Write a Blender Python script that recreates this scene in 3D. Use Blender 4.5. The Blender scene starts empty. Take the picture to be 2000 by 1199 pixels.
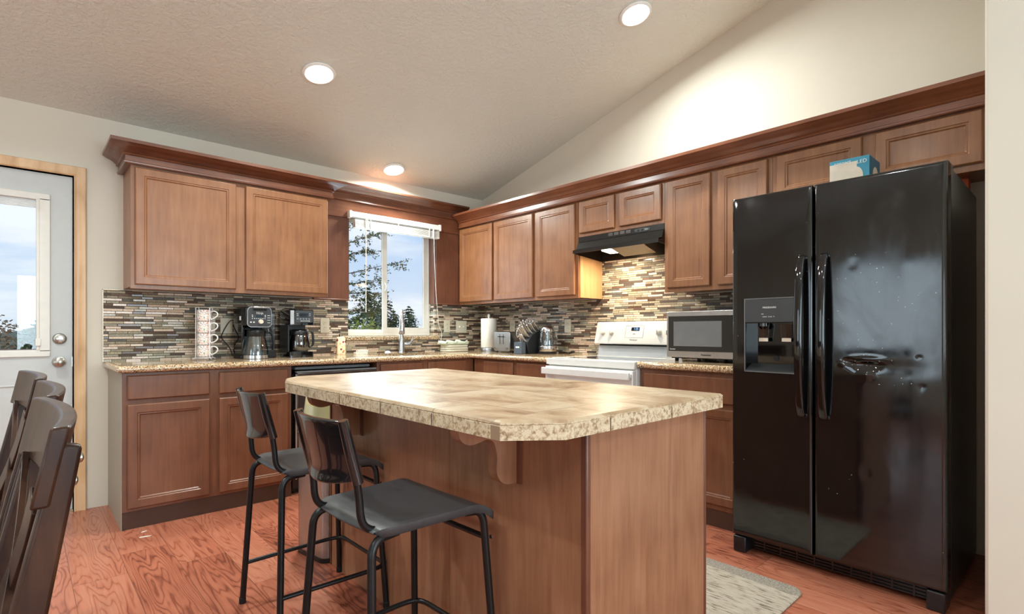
import bpy, bmesh, math, random
from mathutils import Vector, Matrix
R = math.radians
scene = bpy.context.scene
COL = scene.collection

# ------------------------------------------------------------ camera
cd = bpy.data.cameras.new('camera'); cam = bpy.data.objects.new('camera', cd); COL.objects.link(cam)
cd.sensor_width = 36; cd.lens = 1038.0 / 2000 * 36; cd.shift_y = (647.2 - 599.5) / 2000
cd.clip_start = .05; cd.clip_end = 400
cam.location = (-3.494, -4.239, 1.107); cam.rotation_euler = (R(90), 0, R(47.31 - 90))
scene.camera = cam
# ------------------------------------------------------------ view, world
scene.view_settings.view_transform = 'Standard'; scene.view_settings.look = 'None'
scene.view_settings.gamma = 1.0; scene.view_settings.use_curve_mapping = False
scene.view_settings.exposure = 0.08
scene.cycles.use_denoising = True
scene.cycles.max_bounces = 10; scene.cycles.diffuse_bounces = 5; scene.cycles.glossy_bounces = 5
scene.cycles.transparent_max_bounces = 12; scene.cycles.caustics_reflective = False; scene.cycles.caustics_refractive = False
scene.cycles.sample_clamp_indirect = 6


def lin(c):
    return tuple(((v / 255) / 12.92 if v / 255 <= .04045 else ((v / 255 + .055) / 1.055) ** 2.4) for v in c)


class NT:
    """small helper to write node trees"""
    def __init__(s, nt): s.nt = nt

    def n(s, t, ins=None, **kw):
        nd = s.nt.nodes.new(t)
        for k, v in kw.items(): setattr(nd, k, v)
        for k, v in (ins or {}).items():
            if hasattr(v, 'is_output'): s.nt.links.new(v, nd.inputs[k])
            else: nd.inputs[k].default_value = v
        return nd

    def m(s, op, *a, clamp=False):
        nd = s.nt.nodes.new('ShaderNodeMath'); nd.operation = op; nd.use_clamp = clamp
        for i, v in enumerate(a):
            if hasattr(v, 'is_output'): s.nt.links.new(v, nd.inputs[i])
            else: nd.inputs[i].default_value = v
        return nd.outputs[0]

    def ramp(s, fac, stops, mode='LINEAR'):
        nd = s.nt.nodes.new('ShaderNodeValToRGB'); cr = nd.color_ramp; cr.interpolation = mode
        while len(cr.elements) > 1: cr.elements.remove(cr.elements[-1])
        cr.elements[0].position = stops[0][0]; cr.elements[0].color = (*stops[0][1], 1)
        for p, c in stops[1:]:
            e = cr.elements.new(p); e.color = (*c, 1)
        s.nt.links.new(fac, nd.inputs[0]); return nd.outputs[0]

    def mix(s, fac, a, b, mode='MIX'):
        nd = s.nt.nodes.new('ShaderNodeMix'); nd.data_type = 'RGBA'; nd.blend_type = mode
        for i, v in ((0, fac), (6, a), (7, b)):
            if hasattr(v, 'is_output'): s.nt.links.new(v, nd.inputs[i])
            else: nd.inputs[i].default_value = v if i == 0 else (*v, 1)
        return nd.outputs[2]

    def noise(s, vec, scale, detail=3, rough=.5, dist=0):
        return s.n('ShaderNodeTexNoise', {'Vector': vec, 'Scale': scale, 'Detail': detail, 'Roughness': rough, 'Distortion': dist})

    def mapv(s, vec, scale=(1, 1, 1), loc=(0, 0, 0)):
        return s.n('ShaderNodeMapping', {'Vector': vec, 'Scale': scale, 'Location': loc}).outputs[0]


world = bpy.data.worlds.new('sky'); scene.world = world; world.use_nodes = True
w = NT(world.node_tree); world.node_tree.nodes.clear()
tc = w.n('ShaderNodeTexCoord').outputs['Generated']
sep = w.n('ShaderNodeSeparateXYZ', {0: tc})
zz = w.m('ADD', sep.outputs[2], .12)
pv = w.n('ShaderNodeCombineXYZ', {0: w.m('DIVIDE', sep.outputs[0], zz), 1: w.m('DIVIDE', sep.outputs[1], zz), 2: 0.0}).outputs[0]
cl = w.noise(w.mapv(pv, (.55, .8, 1), (1.3, .4, 0)), 1.0, 6, .55, .3).outputs[0]
cl = w.ramp(cl, [(.42, (0, 0, 0)), (.60, (1, 1, 1))])
base = w.ramp(sep.outputs[2], [(0, lin((214, 226, 238))), (.12, lin((190, 212, 238))), (.45, lin((128, 172, 226)))])
skyc = w.mix(w.m('MULTIPLY', w.n('ShaderNodeSeparateColor', {0: cl}).outputs[0], .85), base, lin((236, 240, 246)))
bg = w.n('ShaderNodeBackground', {0: skyc, 1: 1.15})
w.nt.links.new(bg.outputs[0], w.n('ShaderNodeOutputWorld').inputs[0])


def area(name, loc, rot, sx, sy, power, color=(1, 1, 1), shape='RECTANGLE', spread=180):
    l = bpy.data.lights.new(name, 'AREA'); l.shape = shape; l.size = sx
    if shape == 'RECTANGLE': l.size_y = sy
    l.energy = power; l.color = color; l.spread = R(spread)
    o = bpy.data.objects.new(name, l); o.location = loc; o.rotation_euler = rot; COL.objects.link(o); return o


# daylight at kitchen and patio windows; front and left windows are added for fill
DAY = (.73, .90, 1.0)
area('daylight_patio_window', (-7.12, -2.35, 1.30), (0, R(-90 - 12), 0), 1.55, 1.25, 19, DAY)
area('added_front_fill', (-2.35, -7.92, 1.45), (R(90 + 32), 0, 0), 2.4, 1.5, 150, DAY)  # unseen window light, added and placed to brighten the kitchen
area('added_left_fill', (-7.12, -5.6, 1.35), (0, R(-90 - 40), 0), 1.5, 1.7, 45, DAY)  # unseen window light, added and tilted up to lift the ceiling
area('daylight_kitchen_window', (-1.03, .10, 1.55), (R(-90), 0, 0), .8, .9, 8, DAY)


# ------------------------------------------------------------ materials
MATS = {}


def mat(name):
    m = bpy.data.materials.new(name); m.use_nodes = True; m.node_tree.nodes.clear(); MATS[name] = m
    t = NT(m.node_tree)
    t.out = t.n('ShaderNodeOutputMaterial'); t.b = t.n('ShaderNodeBsdfPrincipled')
    t.nt.links.new(t.b.outputs[0], t.out.inputs[0])
    t.obj = t.n('ShaderNodeTexCoord').outputs['Object']
    t.pos = t.n('ShaderNodeNewGeometry').outputs['Position']
    return m, t


def setb(t, **kw):
    for k, v in kw.items():
        k = k.replace('_', ' ')
        if hasattr(v, 'is_output'): t.nt.links.new(v, t.b.inputs[k])
        else: t.b.inputs[k].default_value = (*v, 1) if isinstance(v, tuple) and len(v) == 3 else v


def bump(t, h, strength=.3, dist=.002):
    nd = t.n('ShaderNodeBump', {'Height': h, 'Strength': strength, 'Distance': dist}); t.nt.links.new(nd.outputs[0], t.b.inputs['Normal'])


def plain(name, rgb, rough=.5, metal=0., var=.06, scale=20, bstr=0., emit=None, estr=0., coat=0., spec=.5):
    """procedural near-uniform material: slight tone and gloss variation"""
    m, t = mat(name); c = lin(rgb)
    nz = t.noise(t.obj, scale, 3).outputs[0]
    lo = tuple(max(0, v * (1 - var)) for v in c); hi = tuple(min(1, v * (1 + var)) for v in c)
    setb(t, Base_Color=t.ramp(nz, [(.3, lo), (.7, hi)]), Metallic=metal, Coat_Weight=coat, Specular_IOR_Level=spec)
    rr = t.m('ADD', t.m('MULTIPLY', t.m('SUBTRACT', nz, .5), rough * .3), rough)
    setb(t, Roughness=rr)
    if bstr: bump(t, t.noise(t.obj, scale * 4, 2).outputs[0], bstr, .001)
    if emit: setb(t, Emission_Color=lin(emit), Emission_Strength=estr)
    return m


def wood(name, c1, c2, c3, rough=.35, vert='Z', sc=1.0, coat=.15, contour=.35, blotch=1.0, spec=.5):
    m, t = mat(name)
    s = {'Z': (14, 14, 1.1), 'Y': (14, 1.1, 14), 'X': (1.1, 14, 14)}[vert]
    v = t.mapv(t.obj, tuple(a * sc for a in s))
    n1 = t.noise(v, 3.0, 6, .62).outputs[0]
    s2 = {'Z': (3.2, 3.2, .55), 'Y': (3.2, .55, 3.2), 'X': (.55, 3.2, 3.2)}[vert]
    n2 = t.noise(t.mapv(t.obj, tuple(a * sc for a in s2)), 1.3, 2, .5).outputs[0]
    ring = t.m('PINGPONG', t.m('MULTIPLY', n2, 16), 1.0)
    n3 = t.noise(t.obj, 5.5 * blotch, 2).outputs[0]
    f = t.m('ADD', t.m('MULTIPLY', n1, .55), t.m('ADD', t.m('MULTIPLY', ring, contour * .35), t.m('MULTIPLY', n3, .42)))
    setb(t, Base_Color=t.ramp(f, [(.30, lin(c1)), (.52, lin(c2)), (.75, lin(c3))]), Roughness=rough, Specular_IOR_Level=spec, Coat_Weight=coat, Coat_Roughness=.18)
    bump(t, n1, .08, .001)
    return m


wood('cabinet_wood', (118, 74, 46), (142, 94, 60), (158, 110, 74), .36, contour=.10)
wood('cabinet_wood_rail', (118, 70, 46), (156, 99, 66), (180, 122, 85), .38, vert='X')
wood('crown_wood', (82, 46, 32), (108, 64, 44), (128, 82, 58), .3, vert='X', coat=.3, contour=.15)
wood('crown_wood_long', (96, 52, 33), (124, 72, 46), (144, 90, 60), .3, vert='Y', coat=.3, contour=.15)
wood('post_wood', (86, 50, 37), (108, 66, 48), (124, 80, 60), .36, contour=.15)
wood('shaded_base_wood', (98, 60, 42), (120, 76, 52), (134, 90, 64), .38, contour=.10)  # same wood as the wall cabinets, with the dimmer light below put into the colour
wood('island_wood', (122, 82, 58), (148, 104, 76), (166, 122, 92), .40, sc=1.2, contour=.30)
wood('bare_maple', (188, 136, 88), (206, 156, 106), (220, 172, 122), .45)
wood('pine_trim', (176, 134, 92), (204, 164, 120), (222, 186, 144), .4, sc=.8, contour=.8)
wood('deck_wood', (120, 78, 52), (150, 100, 70), (170, 120, 86), .6, vert='X')
wood('chair_wood', (26, 15, 11), (48, 28, 20), (78, 50, 34), .34, coat=.04, blotch=2.2, spec=.3)
plain('dishwasher_brown', (52, 40, 36), .2)
plain('pale_panel', (160, 155, 140), .5)
plain('toe_wood', (72, 48, 36), .5)
plain('wall_paint', (214, 208, 194), .75, var=.02, scale=3, bstr=.35)
plain('door_paint', (196, 199, 198), .4, var=.02)
plain('white_plastic', (224, 222, 214), .35, var=.03)
plain('almond_plastic', (206, 198, 178), .4, var=.03)
plain('white_enamel', (226, 224, 220), .18, var=.02, coat=.3)
plain('grey_enamel', (196, 198, 200), .3, var=.02)
plain('black_plastic', (22, 22, 24), .3, var=.1)
plain('black_gloss', (10, 10, 12), .06, var=.1, coat=.5)
plain('hood_black', (24, 22, 21), .25, var=.03)
plain('hood_inner', (58, 50, 44), .35, metal=.6)
plain('dark_grey', (58, 60, 62), .35)
plain('mid_grey', (110, 112, 114), .35)
plain('slot_dark', (12, 11, 10), .7)
plain('steel', (196, 196, 198), .22, metal=1., var=.05)
plain('brushed_steel', (176, 174, 172), .34, metal=1., var=.06)
plain('chrome', (220, 220, 222), .08, metal=1., var=.02)
plain('satin_nickel', (180, 176, 168), .28, metal=1.)
plain('wire_white', (226, 226, 228), .3, metal=.4)
plain('stool_metal', (26, 26, 27), .36, metal=.3, var=.1)
plain('stool_plastic', (72, 74, 76), .36, var=.12, scale=60)
plain('stool_back_plastic', (26, 26, 29), .13, var=.1, coat=.6)
plain('rubber', (18, 18, 18), .7)
plain('bronze', (150, 132, 110), .3, metal=1.)
plain('paper', (232, 228, 218), .85, bstr=.3)
plain('towel_green', (198, 206, 184), .95, scale=60, bstr=.6)
plain('towel_cream', (226, 222, 204), .95, scale=60, bstr=.6)
plain('blind_white', (232, 232, 226), .45)
plain('cardboard_blue', (64, 150, 178), .55)
plain('cardboard_dark_blue', (42, 104, 134), .55)
plain('print_white', (232, 234, 234), .6)
plain('print_cream', (226, 214, 196), .6)
plain('print_grey', (150, 150, 150), .6)
plain('orange_card', (236, 110, 70), .6)
plain('amber', (206, 160, 70), .3)
plain('drain_dark', (30, 32, 36), .4)
plain('liner_white', (228, 228, 226), .5, scale=40, bstr=.8)
plain('foam_grey', (150, 154, 158), .8, scale=40, bstr=.5)
plain('label_white', (225, 228, 230), .5)
plain('knife_steel', (206, 204, 200), .25, metal=.9)
plain('block_black', (34, 35, 36), .5)
plain('sharpener_blue', (78, 88, 100), .5)
plain('lamp_white', (240, 240, 236), .5)
plain('lamp_glow', (255, 250, 240), .5, emit=(255, 247, 232), estr=14)
plain('hood_lens', (255, 244, 220), .5, emit=(255, 226, 176), estr=16)
plain('display_glow', (20, 30, 44), .2, emit=(150, 200, 255), estr=1.5)
plain('display_dark', (24, 30, 40), .1)
plain('hazy_hill_green', (92, 104, 84), .95, scale=.3, var=.2)  # grey-green with the distance haze put into the hill colour
plain('ground_green', (96, 104, 70), .95, scale=.6, var=.25)
plain('bark', (84, 68, 56), .9)

# ceiling: knock-down texture
m, t = mat('ceiling_paint')
nz = t.noise(t.pos, 38, 5, .6).outputs[0]
setb(t, Base_Color=t.ramp(t.noise(t.pos, 1.2, 2).outputs[0], [(.3, lin((226, 232, 226))), (.7, lin((230, 236, 230)))]), Roughness=.85)
bump(t, t.ramp(nz, [(.42, (0, 0, 0)), (.58, (1, 1, 1))]), .5, .005)

# laminate floor: boards running along y
m, t = mat('laminate_floor')
sp = t.n('ShaderNodeSeparateXYZ', {0: t.pos}); X, Y = sp.outputs[0], sp.outputs[1]
BW, BL = .196, 1.25
cx = t.m('FLOOR', t.m('DIVIDE', X, BW)); fx = t.m('FRACT', t.m('DIVIDE', X, BW))
off = t.n('ShaderNodeTexWhiteNoise', {'W': cx}, noise_dimensions='1D').outputs[0]
yy = t.m('ADD', t.m('DIVIDE', Y, BL), off)
cy = t.m('FLOOR', yy); fy = t.m('FRACT', yy)
idv = t.n('ShaderNodeCombineXYZ', {0: cx, 1: cy, 2: 0.0}).outputs[0]
wn = t.n('ShaderNodeTexWhiteNoise', {'Vector': idv}, noise_dimensions='2D')
shift = t.n('ShaderNodeVectorMath', {0: t.pos, 1: t.n('ShaderNodeVectorMath', {0: wn.outputs['Color'], 'Scale': 40.0}, operation='SCALE').outputs[0]}, operation='ADD').outputs[0]
nbig = t.noise(t.mapv(shift, (7.5, .95, 1)), 1.0, 3, .42, .15).outputs[0]
cont = t.m('PINGPONG', t.m('MULTIPLY', nbig, 44), 1.0)
cont = t.m('MULTIPLY', t.m('POWER', cont, 3.0), t.m('ADD', .35, t.m('MULTIPLY', t.noise(t.mapv(shift, (6, 2, 1)), 1.0, 2).outputs[0], .9)))
fine = t.noise(t.mapv(shift, (60, 2.4, 1)), 1.0, 4, .6).outputs[0]
blot = t.noise(t.mapv(shift, (3, 1, 1)), 1.1, 2).outputs[0]
f = t.m('ADD', t.m('MULTIPLY', cont, .30), t.m('ADD', t.m('MULTIPLY', fine, .40), t.m('ADD', t.m('MULTIPLY', blot, .40), t.m('MULTIPLY', wn.outputs[0], .16))))
fc = t.ramp(f, [(.34, lin((190, 124, 98))), (.54, lin((176, 104, 78))), (.70, lin((140, 76, 56))), (.90, lin((84, 48, 38)))])
seam = t.m('MINIMUM', t.m('MULTIPLY', t.m('MINIMUM', fx, t.m('SUBTRACT', 1.0, fx)), BW), t.m('MULTIPLY', t.m('MINIMUM', fy, t.m('SUBTRACT', 1.0, fy)), BL))
sm = t.m('GREATER_THAN', seam, .0012)
setb(t, Base_Color=t.mix(sm, lin((120, 72, 54)), fc), Roughness=.3, Coat_Weight=.1)
bump(t, t.m('ADD', t.m('MULTIPLY', sm, .6), t.m('MULTIPLY', fine, .2)), .2, .001)

# mosaic backsplash
m, t = mat('mosaic_tile')
sp = t.n('ShaderNodeSeparateXYZ', {0: t.pos}); U = t.m('ADD', sp.outputs[0], sp.outputs[1]); V = t.m('SUBTRACT', sp.outputs[2], .9115)
H, L = .0163, .185
row = t.m('FLOOR', t.m('DIVIDE', V, H)); fv = t.m('FRACT', t.m('DIVIDE', V, H))
rr = t.n('ShaderNodeTexWhiteNoise', {'W': row}, noise_dimensions='1D').outputs[0]
u2 = t.m('ADD', t.m('DIVIDE', U, L), t.m('MULTIPLY', rr, 7.3)); cell = t.m('FLOOR', u2); fu = t.m('FRACT', u2)
wa = t.n('ShaderNodeTexWhiteNoise', {'Vector': t.n('ShaderNodeCombineXYZ', {0: cell, 1: row, 2: 3.1}).outputs[0]}, noise_dimensions='3D').outputs[0]
sp_ = t.m('ADD', .3, t.m('MULTIPLY', wa, .42)); sub = t.m('GREATER_THAN', fu, sp_)
wb = t.n('ShaderNodeTexWhiteNoise', {'Vector': t.n('ShaderNodeCombineXYZ', {0: cell, 1: row, 2: t.m('ADD', sub, 7.7)}).outputs[0]}, noise_dimensions='3D')
dh = t.m('MULTIPLY', t.m('MINIMUM', t.m('ABSOLUTE', t.m('SUBTRACT', fu, sp_)), t.m('MINIMUM', fu, t.m('SUBTRACT', 1.0, fu))), L)
dv = t.m('MULTIPLY', t.m('MINIMUM', fv, t.m('SUBTRACT', 1.0, fv)), H)
g = t.m('GREATER_THAN', t.m('MINIMUM', dh, dv), .0014)
cols = [(212, 190, 170), (132, 120, 102), (92, 72, 60), (150, 146, 130), (176, 164, 140), (82, 70, 62), (204, 180, 158), (150, 142, 122), (104, 84, 70), (216, 196, 176), (164, 154, 130), (96, 94, 90)]
tcx = t.ramp(wb.outputs[0], [(i / len(cols), lin(c)) for i, c in enumerate(cols)], 'CONSTANT')
spk = t.noise(t.pos, 170, 3).outputs[0]
tcx = t.mix(.35, tcx, t.ramp(spk, [(.35, (.25, .25, .25)), (.65, (.9, .9, .9))]), 'OVERLAY')
setb(t, Base_Color=t.mix(g, lin((66, 54, 47)), tcx),
     Roughness=t.m('ADD', .16, t.m('MULTIPLY', t.m('GREATER_THAN', t.m('FRACT', t.m('MULTIPLY', wb.outputs[0], 6.0)), .35), .5)), Specular_IOR_Level=.35)
bump(t, t.m('MINIMUM', t.m('DIVIDE', t.m('MINIMUM', dh, dv), .0025), 1.0), .35, .002)

# granite worktop
m, t = mat('granite')
n1 = t.noise(t.pos, 120, 5, .7).outputs[0]; n2 = t.noise(t.pos, 22, 3, .6).outputs[0]
vo = t.n('ShaderNodeTexVoronoi', {'Vector': t.pos, 'Scale': 230.0}).outputs['Color']
vv = t.n('ShaderNodeSeparateColor', {0: vo}).outputs[0]
c0 = t.ramp(n1, [(.30, lin((46, 34, 28))), (.40, lin((122, 86, 56))), (.50, lin((198, 168, 128))), (.62, lin((222, 204, 174))), (.74, lin((172, 134, 92)))])
c1 = t.mix(t.m('LESS_THAN', vv, .10), c0, lin((44, 34, 30)))
c1 = t.mix(t.m('GREATER_THAN', vv, .86), c1, lin((236, 226, 204)))
c1 = t.mix(t.m('MULTIPLY', n2, .5), c1, lin((220, 190, 150)), 'MULTIPLY')
setb(t, Base_Color=c1, Roughness=.12, Coat_Weight=.3)

# travertine-look island tiles; joints laid out on the world grid of the island top
m, t = mat('island_tile')
sp = t.n('ShaderNodeSeparateXYZ', {0: t.pos}); X, Y, Z = sp.outputs
def near(a, v, w=.0022): return t.m('LESS_THAN', t.m('ABSOLUTE', t.m('SUBTRACT', a, v)), w)
inx = t.m('MULTIPLY', t.m('GREATER_THAN', X, -2.532), t.m('LESS_THAN', X, -1.905))
iny = t.m('MULTIPLY', t.m('GREATER_THAN', Y, -3.285), t.m('LESS_THAN', Y, -1.875))
inner = t.m('MULTIPLY', inx, iny)
TX, TY = .157, .335
ax = t.m('DIVIDE', t.m('ADD', X, 2.532), TX * 2); rx = t.m('FLOOR', ax); fx = t.m('FRACT', ax)
ay = t.m('ADD', t.m('DIVIDE', t.m('ADD', Y, 2.46), TY), t.m('MULTIPLY', t.m('MODULO', rx, 2.0), .5)); fy = t.m('FRACT', ay)
gi = t.m('LESS_THAN', t.m('MINIMUM', t.m('MULTIPLY', t.m('MINIMUM', fx, t.m('SUBTRACT', 1.0, fx)), TX * 2), t.m('MULTIPLY', t.m('MINIMUM', fy, t.m('SUBTRACT', 1.0, fy)), TY)), .002)
by = t.m('FRACT', t.m('DIVIDE', t.m('ADD', Y, 2.474), .2865)); bx = t.m('FRACT', t.m('DIVIDE', t.m('ADD', X, 2.391), .294))
gb = t.m('MULTIPLY', t.m('SUBTRACT', 1.0, iny), t.m('LESS_THAN', t.m('MINIMUM', bx, t.m('SUBTRACT', 1.0, bx)), .008))
gb2 = t.m('MULTIPLY', t.m('MULTIPLY', iny, t.m('SUBTRACT', 1.0, inx)), t.m('LESS_THAN', t.m('MINIMUM', by, t.m('SUBTRACT', 1.0, by)), .008))
border = t.m('MAXIMUM', t.m('MULTIPLY', iny, t.m('MAXIMUM', near(X, -2.532), near(X, -1.905))), t.m('MULTIPLY', inx, t.m('MAXIMUM', near(Y, -3.285), near(Y, -1.875))))
gr = t.m('MAXIMUM', t.m('MULTIPLY', inner, gi), t.m('MAXIMUM', gb, t.m('MAXIMUM', gb2, border)))
tid = t.n('ShaderNodeTexWhiteNoise', {'Vector': t.n('ShaderNodeCombineXYZ', {0: t.m('FLOOR', ax), 1: t.m('FLOOR', ay), 2: 0.0}).outputs[0]}, noise_dimensions='3D')
sh = t.n('ShaderNodeVectorMath', {0: t.pos, 1: t.n('ShaderNodeVectorMath', {0: tid.outputs['Color'], 'Scale': 9.0}, operation='SCALE').outputs[0]}, operation='ADD').outputs[0]
na = t.noise(t.mapv(sh, (1.7, 1, 1.6)), 3.4, 6, .62, .9).outputs[0]; nb = t.noise(sh, 75, 5, .75).outputs[0]
c0 = t.ramp(na, [(.30, lin((134, 102, 76))), (.43, lin((174, 146, 114))), (.57, lin((196, 174, 144))), (.74, lin((204, 188, 162)))])
side = t.m('LESS_THAN', Z, .893)
c1 = t.mix(side, c0, t.ramp(nb, [(.34, lin((112, 92, 74))), (.44, lin((176, 152, 122))), (.56, lin((214, 200, 172))), (.7, lin((200, 186, 158)))]))
c1 = t.mix(t.m('MULTIPLY', t.m('LESS_THAN', nb, .38), .5), c1, lin((150, 112, 80)))
setb(t, Base_Color=t.mix(gr, c1, lin((150, 128, 104))), Roughness=t.m('ADD', .27, t.m('MULTIPLY', nb, .16)))
bump(t, t.m('SUBTRACT', 1.0, gr), .25, .0015)

# black fridge enamel with wiped, smudged gloss
m, t = mat('fridge_black')
s1 = t.noise(t.mapv(t.obj, (1, 2, 1.1)), 2.2, 5, .6, 1.6).outputs[0]
sc = t.noise(t.obj, 90, 2, .5).outputs[0]; sc2 = t.noise(t.obj, 3.0, 2).outputs[0]
fleck = t.m('MULTIPLY', t.m('GREATER_THAN', sc, .735), t.m('GREATER_THAN', sc2, .56))
setb(t, Base_Color=t.mix(fleck, lin((12, 12, 13)), lin((190, 190, 186))), Roughness=t.m('ADD', .02, t.m('MULTIPLY', t.m('POWER', s1, 2.0), .30)), Specular_IOR_Level=.8)
bump(t, t.noise(t.obj, 5, 2).outputs[0], .10, .004)
m, t = mat('fridge_side')
setb(t, Base_Color=t.ramp(t.noise(t.mapv(t.obj, (6, 6, .8)), 3, 4).outputs[0], [(.35, lin((24, 22, 21))), (.7, lin((44, 40, 38)))]), Roughness=.3, Specular_IOR_Level=.6)
bump(t, t.noise(t.obj, 220, 2).outputs[0], .25, .001)

# rug
m, t = mat('rug_weave')
sp = t.n('ShaderNodeSeparateXYZ', {0: t.pos})
st = t.noise(t.mapv(t.pos, (70, 9, 1)), 1.4, 3, .6).outputs[0]
edge = t.m('GREATER_THAN', sp.outputs[0], -1.125)
cbase = t.ramp(st, [(.36, lin((112, 98, 84))), (.46, lin((176, 163, 146))), (.7, lin((192, 181, 165)))])
setb(t, Base_Color=t.mix(edge, cbase, t.ramp(t.noise(t.pos, 260, 2).outputs[0], [(.35, lin((120, 110, 98))), (.65, lin((172, 162, 148)))])), Roughness=.95)
bump(t, t.noise(t.pos, 300, 2).outputs[0], .8, .003)

# floral mugs and soap
def floral(name, scale, bgc, palette):
    m, t = mat(name)
    vo = t.n('ShaderNodeTexVoronoi', {'Vector': t.obj, 'Scale': scale})
    wv = t.n('ShaderNodeSeparateColor', {0: vo.outputs['Color']}).outputs[0]
    pc = t.ramp(wv, [(i / len(palette), lin(c)) for i, c in enumerate(palette)], 'CONSTANT')
    msk = t.m('LESS_THAN', vo.outputs['Distance'], t.m('ADD', .36, t.m('MULTIPLY', wv, .25)))
    setb(t, Base_Color=t.mix(msk, lin(bgc), pc), Roughness=.25, Coat_Weight=.3); return m
floral('floral_china', 150, (232, 226, 222), [(214, 98, 88), (232, 150, 104), (236, 176, 176), (120, 140, 150), (240, 200, 150), (150, 96, 110), (232, 226, 222), (224, 118, 84), (120, 150, 110)])
floral('floral_label', 60, (244, 226, 190), [(236, 140, 96), (244, 206, 120), (240, 190, 180), (244, 226, 190), (150, 60, 80), (250, 214, 160)])
floral('bag_print', 14, (206, 214, 170), [(226, 212, 140), (176, 200, 168), (214, 220, 186), (236, 226, 176)])

# metal filter mesh on the hood
m, t = mat('hood_filter')
sp = t.n('ShaderNodeSeparateXYZ', {0: t.mapv(t.obj, (1, 1, 1))})
cx_ = t.m('SINE', t.m('MULTIPLY', t.m('ADD', sp.outputs[0], sp.outputs[1]), 900)); cy_ = t.m('SINE', t.m('MULTIPLY', t.m('SUBTRACT', sp.outputs[0], sp.outputs[1]), 900))
setb(t, Base_Color=t.ramp(t.m('MULTIPLY', cx_, cy_), [(.0, lin((110, 96, 80))), (.6, lin((206, 190, 164)))]), Metallic=.6, Roughness=.4)

# glass
def glass(name, tint=(1, 1, 1), gloss=.07, rough=.0):
    m = bpy.data.materials.new(name); m.use_nodes = True; m.node_tree.nodes.clear(); MATS[name] = m
    t = NT(m.node_tree); o = t.n('ShaderNodeOutputMaterial')
    tr = t.n('ShaderNodeBsdfTransparent', {0: (*tint, 1)}); gl = t.n('ShaderNodeBsdfGlossy', {'Roughness': rough})
    lw = t.n('ShaderNodeLayerWeight', {0: .25}).outputs['Facing']
    fc = t.m('ADD', gloss * .6, t.m('MULTIPLY', t.m('POWER', lw, 3.0), gloss * 4), clamp=True)
    mx = t.n('ShaderNodeMixShader', {0: fc, 1: tr.outputs[0], 2: gl.outputs[0]}); t.nt.links.new(mx.outputs[0], o.inputs[0]); return m
glass('window_glass', (.97, .98, .98), .05)
glass('clear_glass', (.86, .90, .92), .22)
glass('smoke_glass', (.42, .42, .44), .3)
glass('clear_plastic', (.80, .83, .86), .16, .05)

# foliage
def leafm(name, a, b, c, scale=3.):
    m, t = mat(name)
    setb(t, Base_Color=t.ramp(t.noise(t.pos, scale, 3).outputs[0], [(.35, lin(a)), (.5, lin(b)), (.66, lin(c))]), Roughness=.8, Specular_IOR_Level=.2)
leafm('fir_needles', (66, 84, 62), (104, 118, 82), (146, 152, 104))
leafm('near_needles', (70, 84, 52), (110, 112, 62), (160, 146, 84), 5)
leafm('bush_leaves', (138, 150, 70), (178, 184, 92), (206, 206, 120))
leafm('hazy_needles', (104, 118, 108), (126, 138, 126), (146, 154, 138), .6)  # paler than the nearer firs: distance haze put into the needle colour
leafm('dry_leaves', (130, 112, 88), (158, 134, 106), (178, 156, 128))


# ------------------------------------------------------------ mesh helpers
def thing(name, label, cat, loc=(0, 0, 0), rotz=0, group=None):
    o = bpy.data.objects.new(name, None); o.empty_display_size = .05; COL.objects.link(o)
    o.location = loc; o.rotation_euler = (0, 0, rotz); o['label'] = label; o['category'] = cat
    if group: o['group'] = group
    return o


def tag(o, label, cat, group=None, kind=None):
    o['label'] = label; o['category'] = cat
    if group: o['group'] = group
    if kind: o['kind'] = kind
    return o


def spline(pts, n=8):
    pts = [Vector(p) for p in pts]; out = []
    P = [pts[0]] + pts + [pts[-1]]
    for i in range(1, len(P) - 2):
        a, b, c, d = P[i - 1], P[i], P[i + 1], P[i + 2]
        for k in range(n):
            u = k / n
            out.append(.5 * ((2 * b) + (c - a) * u + (2 * a - 5 * b + 4 * c - d) * u * u + (3 * b - a - 3 * c + d) * u ** 3))
    out.append(pts[-1]); return out


def fillet(pts, r=.03, n=6):
    """polyline with rounded corners"""
    pts = [Vector(p) for p in pts]; out = [pts[0]]
    for i in range(1, len(pts) - 1):
        p, a, b = pts[i], pts[i - 1], pts[i + 1]
        ra = min(r, (a - p).length * .49); rb = min(r, (b - p).length * .49)
        s = p + (a - p).normalized() * ra; e = p + (b - p).normalized() * rb
        for k in range(n + 1):
            u = k / n; out.append(s * (1 - u) ** 2 + p * 2 * u * (1 - u) + e * u * u)
    out.append(pts[-1]); return out


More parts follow.
